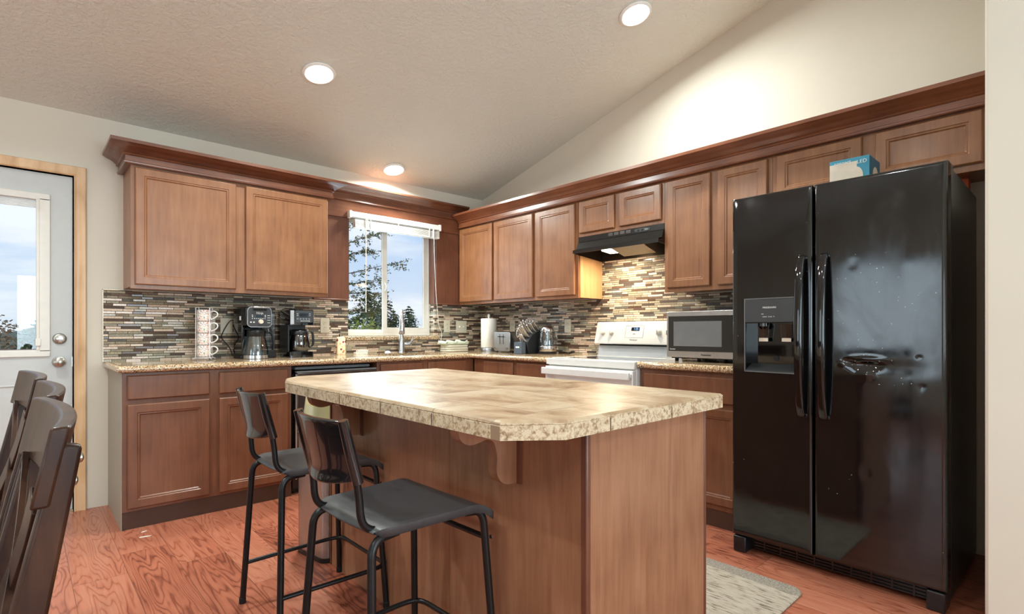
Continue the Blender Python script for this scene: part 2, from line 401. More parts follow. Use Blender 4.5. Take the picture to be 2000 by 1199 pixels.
class MB:
    def __init__(s): s.v = []; s.f = []

    def add(s, vs, fs, M=None):
        o = len(s.v)
        for v in vs:
            v = Vector(v); s.v.append(M @ v if M else v)
        s.f += [tuple(i + o for i in f) for f in fs]; return s

    def box(s, x0, x1, y0, y1, z0, z1, M=None):
        v = [(x, y, z) for z in (z0, z1) for y in (y0, y1) for x in (x0, x1)]
        return s.add(v, [(0, 2, 3, 1), (4, 5, 7, 6), (0, 1, 5, 4), (2, 6, 7, 3), (0, 4, 6, 2), (1, 3, 7, 5)], M)

    def loops(s, rings, closed_ring=True, cap0=True, cap1=True, M=None, wrap=False):
        n = len(rings[0]); vs = [p for r in rings for p in r]; fs = []
        R_ = len(rings)
        for i in range(R_ if wrap else R_ - 1):
            j = (i + 1) % R_
            for k in range(n if closed_ring else n - 1):
                k2 = (k + 1) % n; fs.append((i * n + k, i * n + k2, j * n + k2, j * n + k))
        if cap0 and not wrap: fs.append(tuple(range(n - 1, -1, -1)))
        if cap1 and not wrap: fs.append(tuple((R_ - 1) * n + k for k in range(n)))
        return s.add(vs, fs, M)

    def tube(s, pts, r, n=12, closed=False, M=None):
        pts = [Vector(p) for p in pts]; rs = r if isinstance(r, (list, tuple)) else [r] * len(pts)
        rings = []; up = None
        for i, p in enumerate(pts):
            if closed: t = (pts[(i + 1) % len(pts)] - pts[i - 1]).normalized()
            else: t = (pts[min(i + 1, len(pts) - 1)] - pts[max(i - 1, 0)]).normalized()
            if up is None:
                up = Vector((0, 0, 1)) if abs(t.z) < .9 else Vector((1, 0, 0))
            a = (up - t * up.dot(t)).normalized(); b = t.cross(a); up = a
            rings.append([p + (a * math.cos(2 * math.pi * k / n) + b * math.sin(2 * math.pi * k / n)) * rs[i] for k in range(n)])
        return s.loops(rings, M=M, wrap=closed)

    def rod(s, a, b, r, n=12, M=None): return s.tube([a, b], r, n, M=M)

    def lathe(s, prof, c=(0, 0, 0), n=32, M=None, axis='z'):
        c = Vector(c); rings = []
        for r, h in prof:
            ring = []
            for k in range(n):
                a = 2 * math.pi * k / n; p = (r * math.cos(a), r * math.sin(a), h)
                if axis == 'x': p = (h, r * math.cos(a), r * math.sin(a))
                if axis == 'y': p = (r * math.sin(a), h, r * math.cos(a))
                ring.append(c + Vector(p))
            rings.append(ring)
        return s.loops(rings, M=M, cap0=prof[0][0] > 1e-5, cap1=prof[-1][0] > 1e-5)

    def prism(s, poly, a0, a1, axis='z', M=None):
        def pt(p, a): return {'z': (p[0], p[1], a), 'y': (p[0], a, p[1]), 'x': (a, p[0], p[1])}[axis]
        return s.loops([[pt(p, a0) for p in poly], [pt(p, a1) for p in poly]], M=M)

    def sweep(s, prof, path, closed=False):
        """prof: [(outward, z)], path: [(x, y)]; outward is to the right of travel; mitred corners"""
        rings = []; n = len(path)
        for i in range(n):
            p = Vector(path[i]); d0 = (p - Vector(path[i - 1])).normalized() if i else None
            d1 = (Vector(path[i + 1]) - p).normalized() if i < n - 1 else None
            n0 = Vector((d0.y, -d0.x)) if d0 else None; n1 = Vector((d1.y, -d1.x)) if d1 else None
            if n0 and n1:
                mt = (n0 + n1).normalized(); mt = mt / max(.2, mt.dot(n0))
            else: mt = n0 or n1
            rings.append([Vector((p.x + mt.x * o, p.y + mt.y * o, z)) for o, z in prof])
        return s.loops(rings)

    def slab(s, pts, wv, tv, w_, t_):
        """rectangular strip along pts; wv/tv: width and thickness directions (functions of i or vectors)"""
        rings = []
        for i, p in enumerate(pts):
            p = Vector(p); a = Vector(wv(i) if callable(wv) else wv) * (w_(i) if callable(w_) else w_) / 2
            b = Vector(tv(i) if callable(tv) else tv) * t_ / 2
            rings.append([p - a - b, p + a - b, p + a + b, p - a + b])
        return s.loops(rings)

    def panel(s, o, U, W, N, w, h, prof):
        """nested rectangle relief: prof [(inset, height along N)]"""
        o, U, W, N = map(Vector, (o, U, W, N)); rings = []
        for ins, d in prof:
            rings.append([o + U * a + W * b + N * d for a, b in ((ins, ins), (w - ins, ins), (w - ins, h - ins), (ins, h - ins))])
        return s.loops(rings)

    def build(s, name, mt, parent=None, bev=0, seg=2, smooth=35, world=False, mods=None):
        off = Vector((0, 0, 0))
        if world and parent:
            q = parent
            while q: off += q.location; q = q.parent
        me = bpy.data.meshes.new(name)
        me.from_pydata([tuple(v - off) for v in s.v], [], s.f)
        bm = bmesh.new(); bm.from_mesh(me); bmesh.ops.remove_doubles(bm, verts=bm.verts, dist=1e-6)
        bmesh.ops.recalc_face_normals(bm, faces=bm.faces); bm.to_mesh(me); bm.free()
        me.materials.append(MATS[mt])
        for p in me.polygons: p.use_smooth = True
        me.set_sharp_from_angle(angle=R(smooth))
        o = bpy.data.objects.new(name, me); COL.objects.link(o)
        if parent: o.parent = parent
        if bev:
            b = o.modifiers.new('bevel', 'BEVEL'); b.width = bev; b.segments = seg; b.limit_method = 'ANGLE'; b.angle_limit = R(40)
        return o


def struct(o): o['kind'] = 'structure'; return o


def text(body, size, loc, facing, mt, parent, name='lettering', ext=.0006, world=True, align='CENTER', M=None):
    cu = bpy.data.curves.new(name, 'FONT'); cu.body = body; cu.size = size; cu.extrude = ext; cu.align_x = align; cu.align_y = 'CENTER'
    tmp = bpy.data.objects.new(name, cu); COL.objects.link(tmp)
    dg = bpy.context.evaluated_depsgraph_get(); me = bpy.data.meshes.new_from_object(tmp.evaluated_get(dg))
    bpy.data.objects.remove(tmp, do_unlink=True); bpy.data.curves.remove(cu)
    Rm = {'A': Matrix(((1, 0, 0), (0, 0, -1), (0, 1, 0))), 'B': Matrix(((0, 0, -1), (-1, 0, 0), (0, 1, 0))), 'S': Matrix(((1, 0, 0), (0, 0, -1), (0, 1, 0)))}[facing]
    off = Vector((0, 0, 0))
    if world:
        q = parent
        while q: off += q.location; q = q.parent
    T = Matrix.Translation(Vector(loc) - off) @ Rm.to_4x4()
    if M: T = M @ T
    me.transform(T); me.materials.clear(); me.materials.append(MATS[mt])
    o = bpy.data.objects.new(name, me); COL.objects.link(o); o.parent = parent; return o


def copy_tree(o, parent=None):
    c = o.copy(); COL.objects.link(c); c.parent = parent
    for ch in list(o.children): copy_tree(ch, c)
    return c


DOORP = [(0, 0), (0, .013), (.005, .019), (.046, .019), (.050, .0145), (.056, .0155), (.062, .0085), (.066, .0085)]
DRAWP = [(0, 0), (0, .012), (.006, .019), (.02, .019)]
XV, YV, ZV = Vector((1, 0, 0)), Vector((0, 1, 0)), Vector((0, 0, 1))


def frontA(x0, x1, z0, z1, y, prof, name, mt, parent):    # a door or drawer front facing -y, on plane y
    b = MB().panel((x0, y, z0), XV, ZV, -YV, x1 - x0, z1 - z0, prof); return b.build(name, mt, parent, world=True, bev=.0012, smooth=25)


def frontB(y0, y1, z0, z1, x, prof, name, mt, parent):    # facing -x, y0 > y1
    b = MB().panel((x, y0, z0), -YV, ZV, -XV, y0 - y1, z1 - z0, prof); return b.build(name, mt, parent, world=True, bev=.0012, smooth=25)


# ------------------------------------------------------------ room shell
CZ, SL = 2.457, .2583       # ceiling height at the back wall, slope
RIDGE = -4.6
def cz(y): return CZ - SL * y if y > RIDGE else CZ - SL * RIDGE + SL * (y - RIDGE) * .9
XL, YF = -7.2, -8.0
struct(MB().box(XL - .15, .15, YF - .15, .15, -.12, 0).build('floor', 'laminate_floor'))
# back wall, with door and window openings
b = MB()
ys = (0, .14)
DX0, DX1, DZ = -4.19, -3.262, 2.062
WX0, WX1, WZ0, WZ1 = -1.472, -.584, 1.030, 2.115
for x0, x1, z0, z1 in ((XL, DX0, 0, CZ), (DX0, DX1, DZ, CZ), (DX1, WX0, 0, CZ), (WX0, WX1, 0, WZ0), (WX0, WX1, WZ1, CZ), (WX1, .12, 0, CZ)):
    b.box(x0, x1, *ys, z0, z1)
struct(b.build('wall_back', 'wall_paint'))
b = MB(); b.prism([(0, 0), (0, cz(0)), (RIDGE, cz(RIDGE)), (YF, cz(YF)), (YF, 0)], 0, .12, 'x')
struct(b.build('wall_right', 'wall_paint'))
b = MB(); yb = -3.985
b.prism([(yb, 0), (yb, cz(yb)), (RIDGE, cz(RIDGE)), (YF, cz(YF)), (YF, 0)], -.93, -.001, 'x')
struct(b.build('wall_alcove', 'wall_paint', bev=.01))
# left wall with patio window and an added second window
b = MB()
for y0, y1, z0, z1 in ((0, -1.7, 0, 3.7), (-1.7, -3.0, 0, .48), (-1.7, -3.0, 2.12, 3.7), (-3.0, -4.7, 0, 3.7), (-4.7, -6.5, 0, .6), (-4.7, -6.5, 2.12, 3.7), (-6.5, YF, 0, 3.7)):
    b.box(XL - .12, XL, y1, y0, z0, z1)
struct(b.build('wall_left', 'wall_paint'))
b = MB()
for x0, x1, z0, z1 in ((XL, -3.60, 0, 3.7), (-3.60, -1.15, 0, .65), (-3.60, -1.15, 2.2, 3.7), (-1.15, .1, 0, 3.7)):
    b.box(x0, x1, YF - .12, YF, z0, z1)
struct(b.build('wall_front', 'wall_paint'))
b = MB()
b.prism([(.14, cz(0) + .04 - .036), (0, cz(0)), (RIDGE, cz(RIDGE)), (YF - .12, cz(YF - .12)), (YF - .12, 4.2), (.14, 4.2)], XL - .12, .12, 'x')
struct(b.build('ceiling', 'ceiling_paint'))
# hidden windows, two of them added for light: frames and glass
def hidden_window(name, axis, c, a0, a1, z0, z1):
    b = MB(); t_ = .05
    def bx(p0, p1, q0, q1):
        if axis == 'x': b.box(c - .04, c + .03, p0, p1, q0, q1)
        else: b.box(p0, p1, c - .04, c + .03, q0, q1)
    bx(a0, a1, z0, z0 + t_); bx(a0, a1, z1 - t_, z1); bx(a0, a0 + t_, z0, z1); bx(a1 - t_, a1, z0, z1); bx((a0 + a1) / 2 - .03, (a0 + a1) / 2 + .03, z0, z1)
    o = struct(b.build(name, 'door_paint'))
    g = MB()
    if axis == 'x': g.box(c - .012, c - .008, a0 + .02, a1 - .02, z0 + .02, z1 - .02)
    else: g.box(a0 + .02, a1 - .02, c - .012, c - .008, z0 + .02, z1 - .02)
    g.build('window_pane', 'window_glass', o)
hidden_window('window_2', 'x', XL - .06, -3.0, -1.7, .48, 2.12)
hidden_window('added_window_left', 'x', XL - .06, -6.5, -4.7, .6, 2.12)  # added opening for the left fill light
hidden_window('added_window_front', 'y', YF - .06, -3.60, -1.15, .65, 2.2)  # added opening for the front fill light, positioned for its light

# mosaic backsplash (fixed to the walls)
b = MB(); T = .009
b.box(-3.115, -1.4721, -T, 0, .912, 1.372).box(-.5839, -.0001, -T, 0, .912, 1.372).box(-1.4721, -.5839, -T, 0, .912, WZ0 - .002)
b.box(WX1 - .006, WX1, 0, .10, WZ0 + .034, 1.37)
o = b.build('backsplash', 'mosaic_tile'); o['kind'] = 'structure'
b = MB(); b.box(-T, 0, -3.0, -T, .90, 1.372).box(-T, 0, -2.302, -1.548, 1.372, 1.75)
o = b.build('backsplash', 'mosaic_tile'); o['kind'] = 'structure'
b = MB().box(-3.1185, -3.1145, -.0115, 0, .912, 1.376).box(-3.1185, -3.013, -.0115, 0, 1.372, 1.376)
o = b.build('trim_1', 'bronze'); o['kind'] = 'structure'

# ------------------------------------------------------------ exterior door with glass
LX0, LX1, LZ0, LZ1 = -4.02, -3.402, .985, 1.905
b = MB(); y0, y1 = .020, .062
b.box(-4.17, -3.2635, y0, y1, .012, LZ0).box(-4.17, -3.2635, y0, y1, LZ1, 2.0585).box(-4.17, LX0, y0, y1, LZ0, LZ1).box(LX1, -3.2635, y0, y1, LZ0, LZ1)
for px0, px1 in ((-4.05, -3.76), (-3.68, -3.385)):      # two embossed lower panels
    b.panel((px0, y0 + .002, .22), XV, ZV, -YV, px1 - px0, .575, [(0, 0), (.008, .007), (.02, .001), (.045, .001), (.065, .006), (.07, .006)])
dr = struct(b.build('door_1', 'door_paint', smooth=25))
b = MB().panel((LX0 - .03, y0, LZ0 - .03), XV, ZV, -YV, LX1 - LX0 + .06, LZ1 - LZ0 + .06, [(0, 0), (.004, .012), (.014, .014), (.030, .010), (.034, -.002), (.034, -.01)])
lf = MB(); W_ = LX1 - LX0
for ax0, ax1, az0, az1 in ((LX0 - .035, LX1 + .035, LZ1 - .012, LZ1 + .030), (LX0 - .035, LX1 + .035, LZ0 - .030, LZ0 + .012), (LX0 - .035, LX0 + .010, LZ0, LZ1), (LX1 - .016, LX1 + .035, LZ0, LZ1)):
    lf.box(ax0, ax1, y0 - .012, y0 + .004, az0, az1)
fr = lf.build('glass_frame', 'white_plastic', dr, bev=.004)
MB().box(LX1 - .030, LX1 - .014, y0 - .014, y0 + .01, LZ0 + .01, LZ1 - .01).build('blind_slide_track', 'white_plastic', dr, bev=.003)
MB().box(LX1 - .034, LX1 - .008, y0 - .022, y0 - .01, 1.02, 1.065).build('slide_tab', 'white_plastic', dr, bev=.003)
MB().box(LX0, LX1, .038, .041, LZ0, LZ1).build('window_pane', 'window_glass', dr)
b = MB()
for k in range(7): b.box(LX0 + .01, LX1 - .03, .026, .036, LZ1 - .014 - k * .0072, LZ1 - .010 - k * .0072)
b.build('gathered_blind', 'blind_white', dr)
b = MB().lathe([(.0, -.066), (.012, -.066), (.0265, -.058), (.0285, -.048), (.022, -.036), (.012, -.028), (.011, -.012), (.032, -.008), (.034, 0)], (-3.326, y0, .921), axis='y')
b.build('door_knob', 'satin_nickel', dr)
b = MB().lathe([(0, -.016), (.020, -.016), (.030, -.012), (.034, -.004), (.034, 0)], (-3.324, y0, 1.062), axis='y').box(-3.342, -3.306, y0 - .030, y0 - .014, 1.056, 1.068)
b.build('deadbolt', 'satin_nickel', dr, bev=.002)
b = MB().box(-3.2670, -3.2630, .0165, .0195, .89, .95); b.build('strike_plate', 'satin_nickel', dr)
b = MB().box(-4.19, -3.262, 0, .14, 0, .012); struct(b.build('trim_2', 'bronze'))
# casing
prof = [(0, 0), (0, .012), (.006, .016), (.014, .013), (.030, .015), (.044, .019), (.054, .019), (.058, .014), (.058, 0)]
b = MB()
def casing_ring(x, z, dx, dz): return [(x + dx * p, -q, z + dz * p) for p, q in prof]
b.loops([casing_ring(-3.257, 0, 1, 0), casing_ring(-3.257, 2.064, 1, 1), casing_ring(-4.195, 2.064, -1, 1), casing_ring(-4.195, 0, -1, 0)])
struct(b.build('trim_3', 'pine_trim', smooth=30))
b = MB().box(-3.262, -3.2575, 0, .14, 0, 2.066).box(-4.195, -4.19, 0, .14, 0, 2.066).box(-4.195, -3.2575, 0, .14, 2.062, 2.066)
struct(b.build('trim_4', 'pine_trim'))
b = MB().box(-3.2635 - .004, -3.2622, .0625, .08, 0.013, 2.061); struct(b.build('trim_5', 'rubber'))

# ------------------------------------------------------------ kitchen window
b = MB(); fy0, fy1 = .088, .15
def ring4(b, x0, x1, z0, z1, t_, y0, y1):
    b.box(x0, x1, y0, y1, z0, z0 + t_).box(x0, x1, y0, y1, z1 - t_, z1).box(x0, x0 + t_, y0, y1, z0 + t_, z1 - t_).box(x1 - t_, x1, y0, y1, z0 + t_, z1 - t_)
ring4(b, WX0, WX1, WZ0 + .036, WZ1, .030, fy0, fy1)
wf = struct(b.build('window_1', 'white_plastic', bev=.003))
b = MB(); ring4(b, WX0 + .028, -1.045, WZ0 + .064, WZ1 - .03, .028, .112, .135); b.build('window_sash', 'white_plastic', wf, bev=.003)
b = MB(); ring4(b, -1.092, WX1 - .028, WZ0 + .064, WZ1 - .03, .046, .092, .112); b.build('sliding_sash', 'white_plastic', wf, bev=.003)
MB().box(WX0 + .05, -1.07, .122, .125, WZ0 + .09, WZ1 - .05).build('window_pane', 'window_glass', wf)
MB().box(-1.06, WX1 - .06, .100, .103, WZ0 + .09, WZ1 - .05).build('window_pane', 'window_glass', wf)
MB().tube(spline([(-1.07, .092, 1.47), (-1.07, .070, 1.49), (-1.07, .066, 1.52), (-1.07, .092, 1.55)], 5), .006).build('sash_latch', 'white_plastic', wf)
# granite ledge under the window
sl = MB().box(-1.50, -.548, -.028, .088, WZ0, WZ0 + .034).build('window_sill', 'granite', bev=.006); struct(sl)
# wood jamb lining
b = MB().box(WX1 - .012, WX1 - .0005, -.0005, .088, 1.372, WZ1).box(WX0 + .0005, WX0 + .012, -.0005, .088, 1.372, WZ1).box(WX0, WX1, -.0005, .088, WZ1 - .012, WZ1)
struct(b.build('trim_6', 'post_wood'))

# ------------------------------------------------------------ wood panels and valence by the window
for x0, x1, lab in ((-1.7765, WX0 - .001, 'dark wood panel between the left wall cabinets and the window'), (WX1 + .001, -.3075, 'dark wood panel on the wall right of the window')):
    p = thing('wall_panel', lab, 'wood panel', ((x0 + x1) / 2, 0, 1.36))
    MB().box(x0, x1, -.021, -.0005, 1.376, 2.062).build('panel_board', 'post_wood', p, bev=.0015, world=True)
    MB().box(x0, x1, -.036, -.0005, 1.364, 1.377).build('edge_moulding', 'post_wood', p, bev=.004, world=True)
p = thing('window_valence', 'dark stained wood valence with crown above the kitchen window', 'valence', (-1.0, 0, 2.06))
MB().box(-1.7765, -.3075, -.026, -.0005, 2.0625, 2.20).build('valence_board', 'crown_wood', p, bev=.002, world=True)
MB().sweep([(0, 2.20), (.035, 2.20), (.038, 2.205), (.034, 2.212), (.034, 2.262), (0, 2.262)], [(-1.7765, -.0005), (-.3075, -.0005)]).build('frieze', 'crown_wood', p, world=True)
MB().sweep([(0, 2.262), (.036, 2.262), (.046, 2.268), (.046, 2.276), (.060, 2.284), (.072, 2.298), (.086, 2.306), (.100, 2.312), (.108, 2.318), (.108, 2.332), (0, 2.332)], [(-1.72, -.0005), (-.25, -.0005)]).build('crown', 'crown_wood', p, world=True, smooth=50)
MB().box(-1.7765, -1.475, -.034, -.0265, 2.060, 2.0735).build('ledge_strip', 'crown_wood', p, world=True)

# ------------------------------------------------------------ window blind
p = thing('window_blind', 'white slatted blind pulled up at the top of the kitchen window', 'blind', (-1.03, -.05, 2.0))
MB().box(-1.468, -.582, -.070, -.027, 2.066, 2.112).build('headrail', 'blind_white', p, bev=.003, world=True)
b = MB()
for k in range(9): b.box(-1.440, -.586, -.074 + .001 * (k % 2), -.026, 1.996 + k * .0062, 2.0 + k * .0062)
b.build('slats', 'blind_white', p, world=True)
MB().box(-1.440, -.586, -.076, -.024, 1.982, 1.994).build('bottom_rail', 'blind_white', p, bev=.003, world=True)
for x in (-1.478, -.574):
    MB().box(x - .010, x + .010, -.074, -.0265, 2.058, 2.118).build('end_bracket', 'blind_white', p, bev=.002, world=True)
MB().tube([(-1.345, -.080, 2.075), (-1.345, -.080, 1.27)], .0045, 8).build('tilt_wand', 'white_plastic', p, world=True)
for x in (-1.33, -1.30, -1.03, -.70, -.66):
    MB().tube([(x, -.078, 2.07), (x, -.078, 1.985)], .0035, 6).build('ladder_cord', 'blind_white', p, world=True)
MB().tube(spline([(-.655, -.080, 2.07), (-.645, -.082, 1.7), (-.612, -.070, 1.35), (-.575, -.050, 1.16), (-.535, -.035, 1.10), (-.542, -.034, 1.03), (-.53, -.03, .98)], 6), .0022, 6).build('pull_cord', 'blind_white', p, world=True)

# ------------------------------------------------------------ wall cabinets
CROWN = [(0, 2.118), (.030, 2.118), (.034, 2.123), (.034, 2.131), (.028, 2.135), (.028, 2.166), (.036, 2.168), (.040, 2.174), (.036, 2.180), (.044, 2.184), (.054, 2.194), (.070, 2.204), (.090, 2.212), (.102, 2.222), (.108, 2.224), (.108, 2.243), (.0, 2.243)]
def cabA(name, label, x0, x1, z0, z1, doors):
    p = thing(name, label, 'cabinet', ((x0 + x1) / 2, -.152, z0))
    MB().box(x0, x1, -.285, -.0005, z0 + .012, z1).build('cabinet_body', 'cabinet_wood', p, world=True)
    b = MB(); ring = (x0, x1)
    b.box(x0, x1, -.305, -.2852, z0, z1); b.build('face_frame', 'cabinet_wood', p, world=True, bev=.0015)
    for a, c, e, f in doors: frontA(a, c, e, f, -.3055, DOORP, 'door', 'cabinet_wood', p)
    return p
cabA('wall_cabinet', 'wide two-door wood wall cabinet left of the window, above the coffee makers', -3.01, -1.7775, 1.368, 2.245, [(-2.989, -2.424, 1.393, 2.106), (-2.364, -1.785, 1.393, 2.106)])

def cabB(name, label, y0, y1, z0, z1, doors, side=None):
    p = thing(name, label, 'cabinet', (-.152, (y0 + y1) / 2, z0))
    MB().box(-.285, -.0005, y1, y0, z0 + .012, z1).build('cabinet_body', 'cabinet_wood', p, world=True)
    MB().box(-.305, -.2852, y1, y0, z0, z1).build('face_frame', 'cabinet_wood', p, world=True, bev=.0015)
    if side: MB().box(-.284, -.0045, y1 - .003, y1 - .0003, z0 + .004, 1.828).build('side_panel', side, p, world=True)
    for a, c, e, f in doors: frontB(a, c, e, f, -.3055, DOORP, 'door', 'cabinet_wood', p)
    return p
cabB('wall_cabinet', 'two-door wood wall cabinet in the corner right of the window', -.0005, -1.068, 1.368, 2.245, [(-.035, -.526, 1.393, 2.106), (-.556, -1.052, 1.393, 2.106)])
cabB('wall_cabinet', 'single-door wood wall cabinet just left of the range hood', -1.0685, -1.5445, 1.368, 2.245, [(-1.10, -1.517, 1.393, 2.106)], 'bare_maple')
cabB('wall_cabinet', 'short two-door wood cabinet directly above the black range hood', -1.5485, -2.3015, 1.838, 2.245, [(-1.565, -1.893, 1.864, 2.108), (-1.940, -2.280, 1.864, 2.108)])
cabB('wall_cabinet', 'tall two-door wood wall cabinet between the range hood and the refrigerator', -2.302, -3.003, 1.368, 2.245, [(-2.328, -2.630, 1.396, 2.108), (-2.678, -2.978, 1.396, 2.108)])
cabB('wall_cabinet', 'low wide two-door wood cabinet above the refrigerator', -3.0035, -3.94, 1.838, 2.245, [(-3.030, -3.450, 1.870, 2.110), (-3.508, -3.918, 1.870, 2.110)])
# crown mouldings
o = MB().sweep(CROWN, [(-3.0105, -.001), (-3.0105, -.3055), (-1.777, -.3055), (-1.777, -.037)]).build('crown_moulding', 'crown_wood', smooth=50)
tag(o, 'stained wood crown moulding along the cabinets left of the window', 'moulding')
o = MB().sweep(CROWN, [(-.3055, -.040), (-.3055, -3.955)]).build('crown_moulding', 'crown_wood_long', smooth=50)
tag(o, 'long stained wood crown moulding over the hood and refrigerator cabinets', 'moulding')

# ------------------------------------------------------------ base cabinets
CT = .916     # counter top height
def baseA(label, x0, x1, fronts, top=.874):
    p = thing('base_cabinet', label, 'cabinet', ((x0 + x1) / 2, -.3, 0))
    b = MB().box(x0, x1, -.585, -.012, .0, top)
    if top < .87: b.box(x0, x0 + .018, -.585, -.012, top, .874).box(x1 - .018, x1, -.585, -.012, top, .874)
    b.build('cabinet_body', 'shaded_base_wood', p, world=True)
    MB().box(x0, x1, -.608, -.5852, .098, .874).build('face_frame', 'shaded_base_wood', p, world=True, bev=.0015)
    MB().box(x0, x1, -.604, -.5852, .0, .0975).build('kick_board', 'toe_wood', p, world=True)
    for k, a, c, e, f in fronts: frontA(a, c, e, f, -.6085, DOORP if k == 'door' else DRAWP, k, 'shaded_base_wood', p)
    return p
baseA('wood base cabinet with two drawers and two doors at the left end of the counter', -3.086, -2.162, [('drawer', -3.064, -2.655, .724, .860), ('drawer', -2.602, -2.188, .724, .857), ('door', -3.064, -2.655, .116, .698), ('door', -2.602, -2.188, .116, .698)])
lb = [o for o in bpy.data.objects if o.name == 'base_cabinet'][0]
MB().box(-3.0895, -3.0862, -.606, -.0005, 0, .874).build('side_panel', 'pale_panel', lb, world=True)
baseA('wood sink base cabinet between the dishwasher and the corner', -1.530, -.6005, [('drawer', -1.503, -1.136, .724, .860), ('drawer', -1.078, -.700, .724, .860), ('door', -1.503, -1.136, .116, .698), ('door', -1.078, -.700, .116, .698)], .676)
def baseB(label, y0, y1, fronts):
    p = thing('base_cabinet', label, 'cabinet', (-.3, (y0 + y1) / 2, 0))
    MB().box(-.585, -.012, y1, y0, .0, .874).build('cabinet_body', 'shaded_base_wood', p, world=True)
    MB().box(-.608, -.5852, y1, y0, .098, .874).build('face_frame', 'shaded_base_wood', p, world=True, bev=.0015)
    MB().box(-.604, -.5852, y1, y0, 0, .0975).build('kick_board', 'toe_wood', p, world=True)
    for k, a, c, e, f in fronts: frontB(a, c, e, f, -.6085, DOORP if k == 'door' else DRAWP, k, 'shaded_base_wood', p)
baseB('wood base cabinet with two drawers between the corner and the range', -.6285, -1.536, [('drawer', -.770, -1.134, .724, .860), ('drawer', -1.182, -1.510, .724, .860), ('door', -.770, -1.134, .116, .698), ('door', -1.182, -1.510, .116, .698)])
baseB('wood base cabinet under the microwave, between range and refrigerator', -2.318, -2.985, [('drawer', -2.345, -2.960, .700, .850), ('door', -2.345, -2.64, .130, .672), ('door', -2.665, -2.960, .130, .672)])

# ------------------------------------------------------------ granite counters
def bull(n=8, t_=.040, top=CT):
    r = t_ / 2; return [(r * math.cos(a), top - r + r * math.sin(a)) for a in [math.pi / 2 - math.pi * k / n for k in range(n + 1)]]
bp = bull()
SX0, SX1, SY0, SY1 = -1.40, -.74, -.515, -.135
b = MB(); zt, zb = CT, CT - .040; fy = -.630; fx = -.630
b.box(-3.095, SX0, fy, -.0095, zb, zt).box(SX0, SX1, SY1, -.0095, zb, zt).box(SX0, SX1, fy, SY0, zb, zt).box(SX1, -.0095, fy, -.0095, zb, zt).box(fx, -.0095, -1.5425, fy, zb, zt)
prof = [(0, zt)] + bp[0:] + [(0, zb)]
path = [(-3.095, -.0095), (-3.095, fy), (fx, fy), (fx, -1.5425)]
b.sweep([(-.004, zt)] + bp + [(-.004, zb)], path)
o = b.build('granite_counter', 'granite', smooth=50)
tag(o, 'speckled granite counter running from the door side round the corner to the range', 'counter')
b = MB().box(fx, -.0095, -2.990, -2.3125, zb, zt); b.sweep([(-.004, zt)] + bp + [(-.004, zb)], [(fx, -2.3125), (fx, -2.990)])
o = b.build('granite_counter', 'granite', smooth=50)
tag(o, 'short granite counter under the microwave', 'counter')
# sink
p = thing('kitchen_sink', 'undermount steel sink set into the granite below the window', 'sink', (-1.07, -.32, .68))
b = MB(); t_ = .003
x0, x1, y0, y1 = SX0 - .004, SX1 + .004, SY0 - .004, SY1 + .004
b.box(x0, x1, y0, y1, .680, .684).box(x0, x0 + t_, y0, y1, .684, .8755).box(x1 - t_, x1, y0, y1, .684, .8755).box(x0, x1, y0, y0 + t_, .684, .8755).box(x0, x1, y1 - t_, y1, .684, .8755)
b.build('basin', 'brushed_steel', p, world=True)
MB().lathe([(.0, .686), (.04, .687), (.045, .684)], (-1.07, -.32, 0)).build('drain', 'chrome', p, world=True)
# faucet
p = thing('kitchen_faucet', 'steel gooseneck pull-down faucet in front of the window', 'faucet', (-1.005, -.085, CT), R(-29))
MB().lathe([(.034, 0), (.034, .006), (.029, .012), (.028, .09), (.025, .13), (.019, .16), (0.0, .162)]).build('faucet_body', 'steel', p)
MB().tube(spline([(0, 0, .15), (0, 0, .26), (0, -.012, .335), (0, -.055, .378), (0, -.105, .365), (0, -.128, .325), (0, -.130, .30)], 8), .0150, 14).build('spout', 'steel', p)
MB().lathe([(.016, .30), (.020, .29), (.021, .24), (.024, .225), (.027, .175), (.022, .165), (0, .165)], (0, -.130, 0)).build('spray_head', 'steel', p)
MB().tube(spline([(.015, 0, .075), (.05, 0, .076), (.075, -.004, .085), (.095, -.008, .115), (.103, -.01, .150)], 6), [.016] * 7 + [.013] * 6 + [.009] * 6 + [.006] * 6, 12).build('lever_handle', 'steel', p)

# ------------------------------------------------------------ dishwasher
p = thing('dishwasher', 'dark dishwasher under the counter beside the sink, its top edge unfinished', 'dishwasher', (-1.845, -.3, 0))
MB().box(-2.150, -1.540, -.590, -.02, .04, .815).build('tub', 'black_plastic', p, world=True, bev=.004)
MB().box(-2.135, -1.545, -.642, -.5905, .115, .825).build('front_door', 'dishwasher_brown', p, world=True, bev=.006)
MB().box(-2.146, -2.1355, -.640, -.5905, .115, .82).build('edge_strip', 'steel', p, world=True)
MB().box(-2.135, -1.545, -.636, -.5905, .8255, .838).build('control_panel', 'mid_grey', p, world=True, bev=.003)
MB().box(-2.120, -1.56, -.56, -.2, .842, .862).build('insulation_blanket', 'foam_grey', p, world=True, bev=.008)
MB().box(-2.14, -1.55, -.54, -.50, 0, .10).build('kick_plate', 'black_plastic', p, world=True)
MB().box(-1.78, -1.758, -.643, -.6422, .800, .806).build('badge', 'steel', p, world=True)

